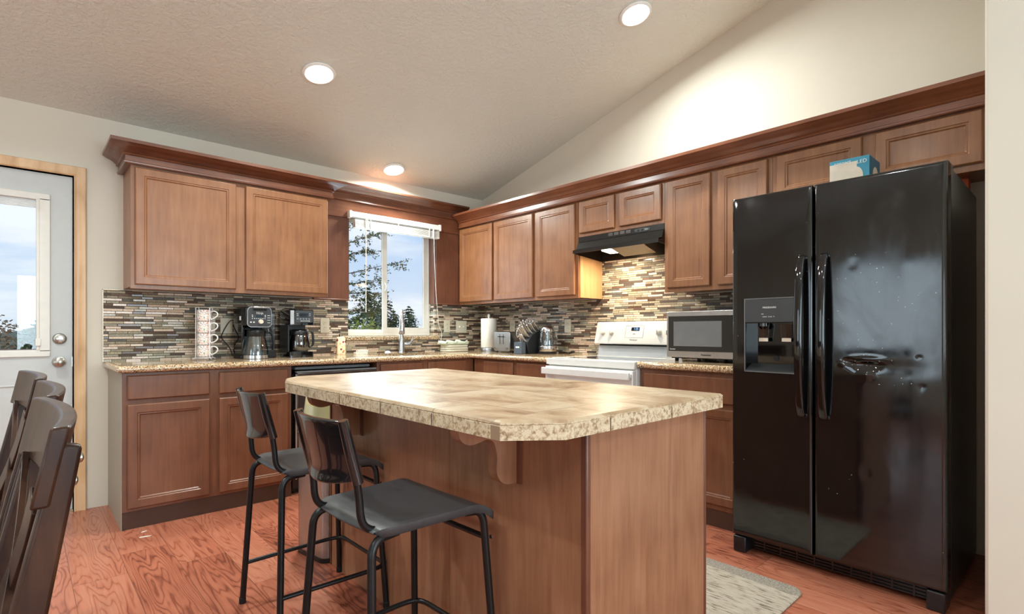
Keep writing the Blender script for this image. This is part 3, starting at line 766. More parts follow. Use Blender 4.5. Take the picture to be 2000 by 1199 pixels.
# ------------------------------------------------------------ range
p = thing('kitchen_range', 'white freestanding electric range with a black glass cooktop', 'stove', (-.35, -1.925, 0))
Y0, Y1 = -1.5445, -2.3075
MB().box(-.640, -.03, Y1 + .002, Y0 - .002, .03, .895).build('oven_body', 'white_enamel', p, world=True, bev=.003)
b = MB(); ring4_ = [(-.668, Y0), (-.668, Y1)]
b.box(-.668, -.600, Y1, Y0, .868, .914).box(-.600, -.03, Y0 - .022, Y0, .8955, .914).box(-.600, -.03, Y1, Y1 + .022, .8955, .914).box(-.11, -.03, Y1, Y0, .8955, .914)
b.build('cooktop_frame', 'white_enamel', p, world=True, bev=.004)
MB().box(-.600, -.11, Y1 + .022, Y0 - .022, .896, .9125).build('glass_cooktop', 'black_gloss', p, world=True)
MB().box(-.682, -.6405, Y1 + .004, Y0 - .004, .22, .858).build('oven_door', 'white_enamel', p, world=True, bev=.006)
MB().box(-.684, -.6825, Y1 + .14, Y0 - .14, .40, .66).build('oven_window', 'black_gloss', p, world=True)
b = MB().box(-.728, -.705, Y1 + .004, Y0 - .004, .800, .850).box(-.706, -.682, Y0 - .045, Y0 - .006, .81, .84).box(-.706, -.682, Y1 + .006, Y1 + .045, .81, .84)
b.build('oven_handle', 'white_enamel', p, world=True, bev=.006)
MB().box(-.680, -.6405, Y1 + .004, Y0 - .004, .04, .205).build('storage_drawer', 'white_enamel', p, world=True, bev=.006)
b = MB().prism([(-.012, .9145), (-.085, .9145), (-.070, .93), (-.060, .996), (-.012, .996)], Y1 + .008, Y0 - .008, 'y')
b.build('back_riser', 'grey_enamel', p, world=True, bev=.003)
MB().box(-.055, -.012, Y1 + .014, Y0 - .014, .9962, 1.008).build('vent_gap', 'slot_dark', p, world=True)
b = MB().prism([(-.012, 1.008), (-.108, 1.008), (-.110, 1.02), (-.068, 1.176), (-.060, 1.182), (-.012, 1.182)], Y1, Y0 + .0, 'y')
bgd = b.build('control_panel', 'white_enamel', p, world=True, bev=.004)
def cp(z): return -.110 + (z - 1.02) / .156 * .042   # x of the slanted panel face
for y in (-1.618, -1.702, -2.122, -2.200):
    z = 1.100; b = MB().lathe([(.024, 0), (.024, -.004), (.019, -.008), (.017, -.028), (.010, -.031), (0, -.031)], (cp(z), y, z), axis='x', n=24).box(cp(z) - .036, cp(z) - .02, y - .004, y + .004, z - .016, z + .016)
    b.build('knob', 'white_plastic', bgd, world=True, bev=.001)
b = MB()
for a, c, e, f in ((-1.832, -1.990, 1.150, 1.153), (-1.832, -1.990, 1.060, 1.062), (-1.830, -1.833, 1.06, 1.152), (-1.989, -1.992, 1.06, 1.152)): 
    b.loops([[(cp(z) - .0015, y, z) for y, z in ((a, e), (c, e), (c, f), (a, f))], [(cp(z) + .002, y, z) for y, z in ((a, e), (c, e), (c, f), (a, f))]])
b.build('panel_outline', 'print_grey', bgd, world=True)
b = MB().loops([[(cp(z) - .0015, y, z) for y, z in ((-1.882, 1.112), (-1.954, 1.112), (-1.954, 1.138), (-1.882, 1.138))], [(cp(z) + .002, y, z) for y, z in ((-1.882, 1.112), (-1.954, 1.112), (-1.954, 1.138), (-1.882, 1.138))]])
b.build('clock_display', 'display_dark', bgd, world=True)
text('1:25', .024, (cp(1.125) - .003, -1.925, 1.125), 'B', 'display_glow', bgd)
text('- 00:00 +', .010, (cp(1.088) - .003, -1.915, 1.088), 'B', 'print_grey', bgd)
text('Whirlpool', .016, (cp(1.046) - .003, -1.912, 1.044), 'B', 'print_grey', bgd)

# ------------------------------------------------------------ range hood
p = thing('range_hood', 'black under-cabinet range hood with a lit lamp over the stove', 'range hood', (-.2, -1.925, 1.7))
Ya, Yb = -1.5505, -2.2995
prof = [(-.306, 1.8375), (-.306, 1.800), (-.318, 1.790), (-.336, 1.742), (-.378, 1.730), (-.378, 1.704), (-.372, 1.704), (-.372, 1.722), (-.330, 1.735), (-.310, 1.785), (-.300, 1.795), (-.01, 1.795), (-.01, 1.8375)]
b = MB().prism(prof, Yb, Ya, 'y'); b.build('hood_shell', 'hood_black', p, world=True, smooth=20)
for y in (Ya, Yb + .004):
    b = MB().prism([(-.306, 1.8), (-.334, 1.738), (-.376, 1.728), (-.376, 1.706), (-.012, 1.672), (-.012, 1.80)], y - .004, y, 'y'); b.build('end_cap', 'hood_inner', p, world=True)
MB().box(-.016, -.0105, Yb + .004, Ya - .004, 1.674, 1.795).build('back_plate', 'hood_inner', p, world=True)
MB().box(-.30, -.018, Yb + .004, -2.17, 1.745, 1.794).build('fan_housing', 'hood_inner', p, world=True, bev=.004)
fq = [(-.360, -1.90, 1.706), (-.365, -2.176, 1.706), (-.205, -2.172, 1.664), (-.200, -1.90, 1.664)]
MB().loops([fq, [(x, y, z + .008) for x, y, z in fq]]).build('grease_filter', 'hood_filter', p, world=True)
MB().loops([[(-.290, -2.08, 1.795), (-.290, -1.90, 1.795), (-.210, -1.90, 1.795), (-.210, -2.08, 1.795)], [(-.300, -2.10, 1.716), (-.300, -1.90, 1.716), (-.205, -1.90, 1.674), (-.205, -2.10, 1.674)]]).build('filter_bracket', 'hood_inner', p, world=True)
MB().loops([[(-.345, -1.80, 1.700), (-.345, -1.895, 1.700), (-.235, -1.895, 1.690), (-.235, -1.80, 1.690)], [(-.345, -1.80, 1.722), (-.345, -1.895, 1.722), (-.235, -1.895, 1.722), (-.235, -1.80, 1.722)]]).build('lamp_lens', 'hood_lens', p, world=True, bev=.003)
b = MB()
for k in range(3):
    for j in range(4):
        b.box(-.3085, -.3055, -1.935 - j * .052 + .10, -1.975 - j * .052 + .10, 1.812 + k * .0075, 1.815 + k * .0075)
b.build('vent_slots', 'steel', p, world=True)
b = MB().loops([[(xx, -2.125 + .062 * c_, 1.818 + .012 * s_) for c_, s_ in [(max(-1, min(1, 1.3 * math.cos(a))), math.sin(a)) for a in [2 * math.pi * k / 24 for k in range(24)]]] for xx in (-.3085, -.3055)])
b.build('switch_plate', 'dark_grey', p, world=True)
for y in (-2.092, -2.126): MB().box(-.313, -.308, y - .008, y + .008, 1.813, 1.823).build('switch', 'black_plastic', p, world=True, bev=.001)
text('broan', .010, (-.3095, -2.160, 1.818), 'B', 'print_white', p)
area('hood_lamp', (-.27, -1.85, 1.684), (0, 0, 0), .10, .08, 8, (1, .84, .62))

# ------------------------------------------------------------ refrigerator
FX = -.850
p = thing('refrigerator', 'black side-by-side refrigerator with scuffs and a deep dent in the right door', 'refrigerator', (-.45, -3.44, 0))
MB().box(-.760, -.06, -3.868, -3.012, .03, 1.765).build('fridge_body', 'fridge_side', p, world=True, bev=.004)
def door_mesh(y0, y1, z0, z1, dents=(), hole=None, nx=None):
    """front skin as a grid facing -x with rounded edges, plus a body behind"""
    b = MB(); ny = nx or 12; nz = 24
    ysv = [y0 + (y1 - y0) * k / ny for k in range(ny + 1)]; zs = [z0 + (z1 - z0) * k / nz for k in range(nz + 1)]
    if hole:
        for v in hole[:2]:
            i = min(range(1, ny), key=lambda q: abs(ysv[q] - v)); ysv[i] = v
        for v in hole[2:]:
            i = min(range(1, nz), key=lambda q: abs(zs[q] - v)); zs[i] = v
    def xx(y, z):
        e = min(y0 - y, y - y1, z1 - z, z - z0); r = .012
        d = (r - math.sqrt(max(0, r * r - max(0, r - e) ** 2))) if e < r else 0
        for cy_, cz_, sy, sz, am, q in dents: 
            u, w2 = (y - cy_) / sy, (z - cz_) / sz
            if q: w2 *= (1.9 if w2 > 0 else .8)
            d += am * math.exp(-(u * u + w2 * w2))
        return FX + d
    ye = [y0] + [y0 - .0015, y0 - .004, y0 - .008, y0 - .012] + [v for v in ysv if y0 - .02 > v > y1 + .02] + [y1 + .012, y1 + .008, y1 + .004, y1 + .0015] + [y1]
    ze = [z0, z0 + .0015, z0 + .004, z0 + .008, z0 + .012] + [v for v in zs if z0 + .02 < v < z1 - .02] + [z1 - .012, z1 - .008, z1 - .004, z1 - .0015, z1]
    n = len(ye); vs = [(xx(y, z), y, z) for z in ze for y in ye]; fs = []
    for j in range(len(ze) - 1):
        for i in range(n - 1):
            ym = (ye[i] + ye[i + 1]) / 2; zm = (ze[j] + ze[j + 1]) / 2
            if hole and hole[1] < ym < hole[0] and hole[2] < zm < hole[3]: continue
            fs.append((j * n + i, j * n + i + 1, (j + 1) * n + i + 1, (j + 1) * n + i))
    b.add(vs, fs)
    xb = -.768; rim = [(FX + .012, y0, z0), (FX + .012, y1, z0), (FX + .012, y1, z1), (FX + .012, y0, z1)]
    b.loops([rim, [(xb, y, z) for _, y, z in rim]], cap0=False)
    return b
ZB, ZT = .085, 1.775
fd = door_mesh(-3.016, -3.388, ZB, ZT, [(-3.15, 1.62, .09, .05, .0012, 0)], hole=(-3.083, -3.316, .912, 1.264)).build('freezer_door', 'fridge_black', p, world=True, smooth=50)
dents = [(-3.598, .966, .040, .017, .015, 1), (-3.598, .925, .024, .022, -.005, 0), (-3.598, .990, .050, .010, -.003, 0), (-3.535, .975, .018, .012, .007, 0), (-3.505, .968, .01, .01, -.003, 0),
         (-3.70, .958, .10, .03, .0010, 0), (-3.779, 1.003, .007, .006, .0012, 0), (-3.547, 1.392, .018, .009, .0012, 0), (-3.600, .508, .020, .008, .003, 0), (-3.79, .885, .009, .008, .0009, 0), (-3.60, 1.25, .12, .2, .0012, 0)]
def door_fine(y0, y1, z0, z1):
    b = MB(); r = .012
    def xx(y, z):
        e = min(y0 - y, y - y1, z1 - z, z - z0); d = (r - math.sqrt(max(0, r * r - max(0, r - e) ** 2))) if e < r else 0
        for cy_, cz_, sy, sz, am, q in dents:
            u, w2 = (y - cy_) / sy, (z - cz_) / sz
            if q: w2 *= (1.9 if w2 > 0 else .8)
            d += am * math.exp(-(u * u + w2 * w2))
        return FX + d
    ye = [y0, y0 - .0015, y0 - .004, y0 - .008] + [y0 - .012 + (y1 - y0 + .024) * k / 80 for k in range(81)] + [y1 + .008, y1 + .004, y1 + .0015, y1]
    mid = sorted(set([round(.02 * k, 4) for k in range(5, 89)] + [round(.88 + .0045 * k, 4) for k in range(32)]))
    ze = [z0, z0 + .0015, z0 + .004, z0 + .008, z0 + .012] + [z for z in mid if z0 + .014 < z < z1 - .014] + [z1 - .012, z1 - .008, z1 - .004, z1 - .0015, z1]
    n = len(ye); b.add([(xx(y, z), y, z) for z in ze for y in ye], [(j * n + i, j * n + i + 1, (j + 1) * n + i + 1, (j + 1) * n + i) for j in range(len(ze) - 1) for i in range(n - 1)])
    rim = [(FX + r, y0, z0), (FX + r, y1, z0), (FX + r, y1, z1), (FX + r, y0, z1)]
    b.loops([rim, [(-.768, y, z) for _, y, z in rim]], cap0=False); return b
rdo = door_fine(-3.396, -3.868, ZB, ZT).build('refrigerator_door', 'fridge_black', p, world=True, smooth=70)
# handles
for y, dpar, nm in ((-3.348, fd, 'handle'), (-3.440, rdo, 'handle')):
    pts = [(FX + .004, y, 1.448), (FX - .018, y, 1.440), (FX - .040, y, 1.38), (FX - .056, y, 1.25), (FX - .062, y, 1.085), (FX - .056, y, .92), (FX - .040, y, .79), (FX - .018, y, .728), (FX + .004, y, .720)]
    sp_ = spline(pts, 6); rings = []
    for i, q in enumerate(sp_):
        d = (sp_[min(i + 1, len(sp_) - 1)] - sp_[max(i - 1, 0)]).normalized(); nrm = d.cross(YV).normalized()
        rings.append([q + YV * (.017 * math.copysign(abs(math.cos(a)) ** .6, math.cos(a))) + nrm * (.011 * math.copysign(abs(math.sin(a)) ** .6, math.sin(a))) for a in [2 * math.pi * k / 16 for k in range(16)]])
    MB().loops(rings).build(nm, 'black_gloss', dpar, world=True, smooth=60)
# dispenser
Yc0, Yc1 = -3.083, -3.316
d_ = MB()
b = MB(); b.box(FX + .072, FX + .080, Yc1, Yc0, .915, 1.150).box(FX + .001, FX + .08, Yc1, Yc1 + .003, .915, 1.150).box(FX + .001, FX + .08, Yc0 - .003, Yc0, .915, 1.150).box(FX + .001, FX + .08, Yc1, Yc0, 1.147, 1.150)
disp = b.build('water_dispenser', 'black_gloss', fd, world=True)
b = MB().loops([[(FX + .080, Yc0 - .003, .95), (FX - .002, Yc0 - .003, .918), (FX - .002, Yc1 + .003, .918), (FX + .08, Yc1 + .003, .95)], [(FX + .08, Yc0 - .003, .914), (FX - .002, Yc0 - .003, .912), (FX - .002, Yc1 + .003, .912), (FX + .08, Yc1 + .003, .914)]])
b.build('drip_tray', 'dark_grey', fd, world=True)
MB().lathe([(0, -.001), (.012, -.001), (.012, .004), (0, .004)], (FX + .069, -3.205, .975), axis='x').build('drain_plug', 'slot_dark', fd, world=True)
MB().box(FX - .002, FX + .03, Yc1, Yc0, 1.151, 1.264).build('dispenser_panel', 'dark_grey', fd, world=True, bev=.002)
b = MB()
for a, c, e, f in ((Yc0 + .003, Yc0, .908, 1.268), (Yc1, Yc1 - .003, .908, 1.268), (Yc0 + .003, Yc1 - .003, 1.264, 1.268), (Yc0 + .003, Yc1 - .003, .908, .912)): b.box(FX - .0035, FX + .004, c, a, e, f)
b.build('dispenser_rim', 'mid_grey', fd, world=True, bev=.001)
for y in (-3.155, -3.262):
    b = MB().loops([[(FX + .030, y + .026, 1.14), (FX + .030, y - .026, 1.14), (FX + .045, y - .022, 1.06), (FX + .045, y + .022, 1.06)], [(FX + .038, y + .026, 1.14), (FX + .038, y - .026, 1.14), (FX + .053, y - .022, 1.06), (FX + .053, y + .022, 1.06)]])
    b.build('dispenser_paddle', 'clear_plastic', fd, world=True)
    MB().box(FX + .040, FX + .046, y - .021, y + .021, 1.058, 1.075).build('paddle_tip', 'print_cream', fd, world=True)
MB().lathe([(.026, 1.148), (.026, 1.132), (.014, 1.118), (0, 1.118)], (FX + .045, -3.155, 0), n=20).build('ice_chute', 'black_gloss', fd, world=True)
text('FRIGIDAIRE', .0125, (FX - .0025, -3.200, 1.222), 'B', 'print_white', fd)
text('Cubed   Crush   0', .0075, (FX - .0025, -3.195, 1.178), 'B', 'print_white', fd)
MB().box(FX - .0028, FX - .002, -3.172, -3.162, 1.190, 1.1925).build('indicator', 'print_white', fd, world=True)
# base grille and feet
b = MB().box(-.775, -.735, -3.80, -3.08, .012, .072)
b.build('base_grille', 'black_plastic', p, world=True, bev=.003)
b = MB()
for k in range(4): b.box(-.785, -.7755, -3.79, -3.10, .018 + k * .014, .024 + k * .014)
for k in range(9): b.box(-.787, -.7755, -3.155 - k * .075, -3.148 - k * .075, .014, .07)
b.build('grille_bars', 'black_gloss', p, world=True)
for y in (-3.02, -3.80): MB().box(-.846, -.74, y - .062, y, .0005, .080).build('foot', 'black_plastic', p, world=True, bev=.006)
MB().box(-.80, -.70, -3.866, -3.80, 1.766, 1.785).build('hinge_cover', 'black_plastic', p, world=True, bev=.004)

# ------------------------------------------------------------ island
p = thing('kitchen_island', 'kitchen island with wood panel sides and a beige tile top', 'kitchen island', (-2.15, -2.58, 0))
IX0, IX1, IY0, IY1 = -2.410, -1.790, -1.800, -3.355
MB().box(IX0 + .004, IX1, IY1 + .02, IY0, .0, .8535).build('cabinet_body', 'island_wood', p, world=True)
MB().box(IX0 - .0, IX0 + .0035, -2.745, IY0, .0, .8535).build('long_panel', 'island_wood', p, world=True)
MB().box(IX0 - .0, IX0 + .0035, IY1 + .022, -2.747, .0, .8535).build('long_panel', 'island_wood', p, world=True)
MB().box(IX0 + .012, IX1 - .002, IY1 + .001, IY1 + .0195, .0, .8535).build('end_panel', 'island_wood', p, world=True)
MB().box(IX0 - .006, IX0 + .0115, IY1 - .002, IY1 + .019, 0, .8535).build('corner_trim', 'post_wood', p, world=True, bev=.004)
MB().box(IX1 - .0015, IX1 + .012, IY1 - .002, IY1 + .03, 0, .8535).build('corner_trim', 'post_wood', p, world=True, bev=.003)
MB().box(IX0 - .006, IX0 + .012, IY0, IY0 + .012, 0, .8535).build('corner_trim', 'post_wood', p, world=True, bev=.003)
poly = [(-2.683, -1.960), (-2.683, -3.318), (-2.562, -3.414), (-1.778, -3.414), (-1.778, -1.760), (-2.560, -1.760), (-2.640, -1.845)]
def inset(poly, d):
    out = []; n = len(poly)
    for i in range(n):
        p0, p1, p2 = Vector(poly[i - 1]), Vector(poly[i]), Vector(poly[(i + 1) % n])
        a = (p1 - p0).normalized(); c = (p2 - p1).normalized(); na = Vector((-a.y, a.x)); nc = Vector((-c.y, c.x)); mt = (na + nc).normalized(); mt /= mt.dot(na)
        out.append(p1 + mt * d)
    return out
rings = [[(q[0], q[1], z) for q in inset(poly, d)] for d, z in ((0, .854), (0, .887), (.0015, .8885), (.0015, .8900), (-.001, .8915), (.001, .8965), (.006, .9005), (.011, .901))]
MB().loops(rings).build('tile_top', 'island_tile', p, world=True, smooth=30)
# grout joints of the edge tiles
for y in (-2.2, -2.474, -2.762, -3.040): MB().box(-2.6838, -2.680, y - .0012, y + .0012, .8545, .887).build('grout_joint', 'toe_wood', p, world=True)
for x in (-2.391, -2.097): MB().box(x - .0012, x + .0012, -3.4148, -3.411, .8545, .887).build('grout_joint', 'toe_wood', p, world=True)
def corbel(y):
    cv = spline([(-2.634, .835, 0), (-2.626, .814, 0), (-2.608, .800, 0), (-2.587, .795, 0), (-2.560, .798, 0), (-2.538, .803, 0), (-2.520, .800, 0), (-2.507, .789, 0), (-2.499, .768, 0), (-2.495, .742, 0), (-2.497, .715, 0), (-2.492, .690, 0), (-2.476, .671, 0), (-2.452, .662, 0), (-2.411, .660, 0)], 3)
    pr = [(-2.411, .8535), (-2.632, .8535)] + [(v.x, v.y) for v in cv]
    c_ = MB().prism(pr, y - .019, y + .019, 'y').build('corbel', 'island_wood', p, world=True, smooth=40)
    MB().box(-2.4200, -2.4105, y - .034, y - .0195, .658, .853).build('backing_strip', 'post_wood', c_, world=True)
corbel(-3.075); corbel(-2.085)

# ------------------------------------------------------------ bar stools
def make_stool(loc, rz, label):
    p = thing('bar_stool', label, 'stool', loc, rz, 'black bar stools at the island')
    def leg(pts, r=.0115):
        o = MB().tube(fillet(pts, .045, 6), r, 12).build('leg', 'stool_metal', p, smooth=50)
        q = Vector(pts[-1]); MB().lathe([(.0125, 0), (.0135, .002), (.0135, .022), (.0118, .024)], (q.x, q.y, 0), n=12).build('rubber_foot', 'rubber', o)
    for s in (-1, 1):
        leg([(-.10, s * .150, .578), (-.185, s * .165, .578), (-.210, s * .212, .004)])
        leg([(.12, s * .165, .578), (.175, s * .180, .576), (.205, s * .215, .004)])
    b = MB(); nx, ny = 22, 16; vs = []
    for i in range(nx + 1):
        u = i / nx
        for j in range(ny + 1):
            v = j / ny * 2 - 1
            x = -.175 + .375 * u; hw = .178 + .022 * u
            if u < .15: hw *= 1 - .10 * ((.15 - u) / .15) ** 2
            z = .606 - .006 * math.cos(v * math.pi / 2) * math.sin(u * math.pi)
            if u > .80: z -= .034 * ((u - .80) / .20) ** 2
            if u < .06: z -= .010 * ((.06 - u) / .06)
            y = v * hw
            bulge = -.012 * (1 - v * v) if u < .02 else 0
            y = math.copysign(hw * min(1, abs(v) / .875), v)
            if abs(v) > .88: z -= .024 * (1 if u > .05 else u / .05)
            vs.append((x + bulge, y, z))
    n = ny + 1; b.add(vs, [(i * n + j, i * n + j + 1, (i + 1) * n + j + 1, (i + 1) * n + j) for i in range(nx) for j in range(ny)])
    o = b.build('seat', 'stool_plastic', p, smooth=70); sm_ = o.modifiers.new('solid', 'SOLIDIFY'); sm_.thickness = .006; sm_.offset = -1
    # backrest: curved panel wrapped round the two uprights
    b = MB(); vs = []; ny, nz = 24, 12
    for k in range(nz + 1):
        t_ = k / nz
        for j in range(ny + 1):
            v = j / ny * 2 - 1; y = v * .132
            z = .728 + .157 * t_ - (.018 * (1 - v * v) * (1 - t_) ** 2)
            x = -.205 - .040 * t_ - .030 * (1 - v * v) * (1 - .15 * t_)
            if t_ < .22: x -= .012 * (1 - v * v) * ((.22 - t_) / .22) ** 2
            vs.append((x, y, z))
    n = ny + 1; b.add(vs, [(k * n + j, k * n + j + 1, (k + 1) * n + j + 1, (k + 1) * n + j) for k in range(nz) for j in range(ny)])
    o = b.build('backrest', 'stool_back_plastic', p, smooth=70); sm_ = o.modifiers.new('solid', 'SOLIDIFY'); sm_.thickness = .014; sm_.offset = 0
    bb = o.modifiers.new('bevel', 'BEVEL'); bb.width = .004; bb.segments = 2; bb.limit_method = 'ANGLE'
    for s in (-1, 1):
        MB().tube([(-.204, s * .132, .722), (-.225, s * .132, .80), (-.246, s * .132, .886)], [.0145, .0150, .0130], 12).build('sleeve', 'stool_back_plastic', o, smooth=50)
        MB().tube(fillet([(-.222, s * .132, .79), (-.202, s * .132, .70), (-.196, s * .134, .600), (-.120, s * .138, .586)], .05, 8), .0100, 12).build('back_upright', 'stool_metal', p, smooth=50)
        MB().lathe([(.006, -.0), (.006, .004), (0, .005)], (.19, s * .198, .498), axis='x', n=10).build('screw', 'steel', p)
    MB().tube([(.1775, -.184, .498), (.1775, .184, .498)], .0085, 10).build('crossbar', 'stool_metal', p)
    MB().tube(fillet([(-.2035, -.200, .165), (.15, -.212, .165), (.213, -.195, .165), (.213, .195, .165), (.15, .212, .165), (-.2035, .200, .165)], .06, 8), .0085, 10).build('footrest', 'stool_metal', p, smooth=50)
    return p
make_stool((-2.622, -2.112, 0), R(0), 'black bar stool farther from the camera, nearer the trash can')
make_stool((-2.668, -2.845, 0), R(2), 'black bar stool nearest the camera, at the front of the island')

# ------------------------------------------------------------ dining chairs (backs to the island)
def make_chair(loc, rz, label):
    p = thing('dining_chair', label, 'chair', loc, rz, 'dark wood dining chairs')
    zs = [0, .25, .45, .60, .735, .865, .950]; xs = [.320, .285, .280, .295, .320, .345, .362]
    pth = spline([(x, 0, z) for x, z in zip(xs, zs)], 5)
    def xat(z):
        for a, c in zip(pth, pth[1:]):
            if a.z <= z <= c.z: return a.x + (c.x - a.x) * (z - a.z) / max(1e-6, c.z - a.z)
        return pth[-1].x
    def tdir(i, pts=pth):
        d = (pts[min(i + 1, len(pts) - 1)] - pts[max(i - 1, 0)]).normalized(); return d.cross(YV).normalized()
    for s in (-1, 1):
        q = [Vector((v.x, s * .222, v.z)) for v in pth]
        o = MB().slab(q, lambda i: tdir(i), YV, lambda i: .048 - .022 * max(0, i - 14) / 16, .026).build('back_post', 'chair_wood', p, bev=.005, smooth=50)
        for z in (.898, .929): MB().lathe([(.008, 0), (.007, .005), (.003, .007), (0, .007)], (xat(z) + .012, s * .222, z), axis='x', n=14).build('bolt', 'satin_nickel', o)
    # top rail, curved backwards in the middle, fixed on the sitter's side of the posts
    rings = []
    for k in range(17):
        v = k / 16 * 2 - 1; y = v * .237; cv = .024 * (1 - v * v)
        ring = []
        for z in (.868, .925, .976):
            ring.append((xat(min(z, .950)) - .028 + max(0, z - .95) * .2 + cv, y, z))
        for z in (.976, .925, .868):
            ring.append((xat(min(z, .950)) - .006 + max(0, z - .95) * .2 + cv, y, z))
        rings.append(ring)
    MB().loops(rings).build('top_rail', 'chair_wood', p, bev=.004, smooth=50)
    for s in (-1, 1):
        pts = [Vector((xat(z) - .017 + .010 * (1 - (2 * t_ - 1) ** 2), s * (-.180 + .36 * t_), z)) for t_, z in [(k / 14, .53 + .338 * (k / 14)) for k in range(15)]]
        MB().slab(pts, lambda i: Vector((0, .78, -.62 * s)).normalized(), lambda i: Vector((.94, 0, -.33)), .050, .013).build('back_slat', 'chair_wood', p, bev=.002, smooth=50)
    MB().slab([(xat(.52) - .012 + .02 * (1 - v * v), v * .198, .52) for v in [k / 8 - 1 for k in range(17)]], ZV, XV, .06, .02).build('lower_rail', 'chair_wood', p, bev=.003, smooth=50)
    MB().box(-.170, .262, -.225, .225, .435, .468).build('seat', 'chair_wood', p, bev=.012)
    MB().box(-.140, .255, -.200, .200, .375, .4345).build('seat_apron', 'chair_wood', p, bev=.003)
    for s in (-1, 1): MB().slab([(-.130, s * .19, 0), (-.130, s * .19, .434)], XV, YV, .042, .042).build('front_leg', 'chair_wood', p, bev=.003)
    return p
make_chair((-3.812, -3.060, 0), R(1.6), 'dark wood dining chair nearest the camera at bottom left')
make_chair((-3.802, -2.570, 0), R(.6), 'dark wood dining chair mostly hidden, middle of the three at left')
make_chair((-3.824, -2.055, 0), R(4), 'dark wood dining chair nearest the white door, farthest of the three')

# ------------------------------------------------------------ trash can with bag
p = thing('trash_can', 'tall stainless steel trash can at the far end of the island', 'trash can', (-2.34, -1.635, 0), R(8))
def rrect(w_, d_, r, z, n=6):
    out = []
    for cx_, cy_, a0 in ((w_ / 2 - r, d_ / 2 - r, 0), (-w_ / 2 + r, d_ / 2 - r, 90), (-w_ / 2 + r, -d_ / 2 + r, 180), (w_ / 2 - r, -d_ / 2 + r, 270)):
        for k in range(n + 1):
            a = R(a0 + 90 * k / n); out.append((cx_ + r * math.cos(a), cy_ + r * math.sin(a), z))
    return out
MB().loops([rrect(.24, .27, .045, .022), rrect(.24, .27, .045, .60)]).build('can_body', 'brushed_steel', p, smooth=60)
MB().loops([rrect(.246, .276, .047, .0), rrect(.246, .276, .047, .0215)]).build('base_ring', 'black_plastic', p, smooth=60)
MB().loops([rrect(.244, .274, .046, .6005), rrect(.244, .274, .046, .622), rrect(.20, .23, .04, .632)]).build('lid', 'liner_white', p, smooth=60)
o = MB().loops([rrect(.16, .12, .03, .6325), rrect(.18, .13, .03, .70), rrect(.17, .10, .03, .785)]).build('snack_bag', 'bag_print', smooth=60)
o.location = (-2.36, -1.60, 0); tag(o, 'pale green and yellow bag on top of the trash can', 'bag')

# ------------------------------------------------------------ rug
b = MB(); r_ = .06; pts = []
x0, x1, y0, y1 = -1.70, -1.045, -3.425, -2.30
for cx_, cy_, a0 in ((x1 - r_, y1 - r_, 0), (x0 + r_, y1 - r_, 90), (x0 + r_, y0 + r_, 180), (x1 - r_, y0 + r_, 270)):
    for k in range(7): a = R(a0 + 15 * k); pts.append((cx_ + r_ * math.cos(a), cy_ + r_ * math.sin(a)))
o = MB().prism(pts, .0005, .009, 'z').build('kitchen_rug', 'rug_weave', bev=.003); tag(o, 'beige and grey woven rug on the floor between island and refrigerator', 'rug')

# ------------------------------------------------------------ recessed lights
def cyl_light(x, y, label, group='round recessed ceiling lights', power=27):
    z = cz(y); p = thing('recessed_light', label, 'ceiling light', (x, y, z - .003), 0, group)
    p.rotation_euler = (-math.atan(SL) if y > RIDGE else math.atan(SL * .9), 0, 0)
    MB().lathe([(.082, .002), (.098, .001), (.100, -.004), (.094, -.010), (.084, -.012), (.080, -.006)], n=40).build('trim_ring', 'lamp_white', p, smooth=60)
    MB().lathe([(0, -.0085), (.079, -.0085), (.079, -.004), (0, -.004)], n=40).build('lens', 'lamp_glow', p)
    l = bpy.data.lights.new('recessed_lamp', 'AREA'); l.shape = 'DISK'; l.size = .15; l.energy = power; l.color = (.93, 1.0, .97); l.spread = R(165)
    o = bpy.data.objects.new('recessed_lamp', l); COL.objects.link(o); o.parent = p; o.location = (0, 0, -.014)
cyl_light(-2.136, -.998, 'recessed ceiling light above the left wall cabinets')
cyl_light(-.719, -2.350, 'recessed ceiling light highest in view, above the stove side')
cyl_light(-1.140, -.186, 'recessed ceiling light close to the wall above the sink window')
HG = 'added ceiling lights out of view'
for x, y in ((-3.75, -1.4), (-4.7, -2.9), (-2.4, -6.6), (-6.0, -5.6)):  # unseen lamps, added for general fill
    cyl_light(x, y, 'added fill ceiling light out of view', HG)


# ------------------------------------------------------------ things on the counter
CT_ = CT + .0006
def world_thing(name, label, cat, x, y, rz=0, group=None, z=CT_): return thing(name, label, cat, (x, y, z), R(rz), group)
# wall plates
def plateA(x0, x1, z0, z1, label, kind):
    p = thing('wall_outlet' if kind != 'switch' and kind != 'blank' else ('light_switch' if kind == 'switch' else 'wall_plate'), label, {'outlet': 'outlet', 'switch': 'light switch', 'blank': 'wall plate'}[kind], ((x0 + x1) / 2, -.0092, z0))
    MB().box(x0, x1, -.0145, -.0092, z0, z1).build('cover_plate', 'almond_plastic', p, bev=.002, world=True)
    return p
def holesA(p, x, z):
    for dz in (.020, -.020):
        o = MB().lathe([(0, -.0165), (.0165, -.0165), (.0170, -.014)], (x, 0, z + dz), axis='y', n=20).build('socket', 'almond_plastic', p, world=True)
        MB().box(x - .007, x - .005, -.0168, -.0160, z + dz - .003, z + dz + .006).box(x + .005, x + .007, -.0168, -.0160, z + dz - .003, z + dz + .006).build('socket_slots', 'slot_dark', o, world=True)
p = plateA(-1.712, -1.636, 1.098, 1.218, 'beige wall outlet right of the coffee makers', 'outlet'); holesA(p, -1.674, 1.158)
p = plateA(-.490, -.420, 1.098, 1.212, 'narrow beige wall plate just right of the window', 'outlet'); holesA(p, -.455, 1.155)
p = plateA(-.345, -.215, 1.092, 1.212, 'wide beige two-toggle switch plate near the corner', 'switch')
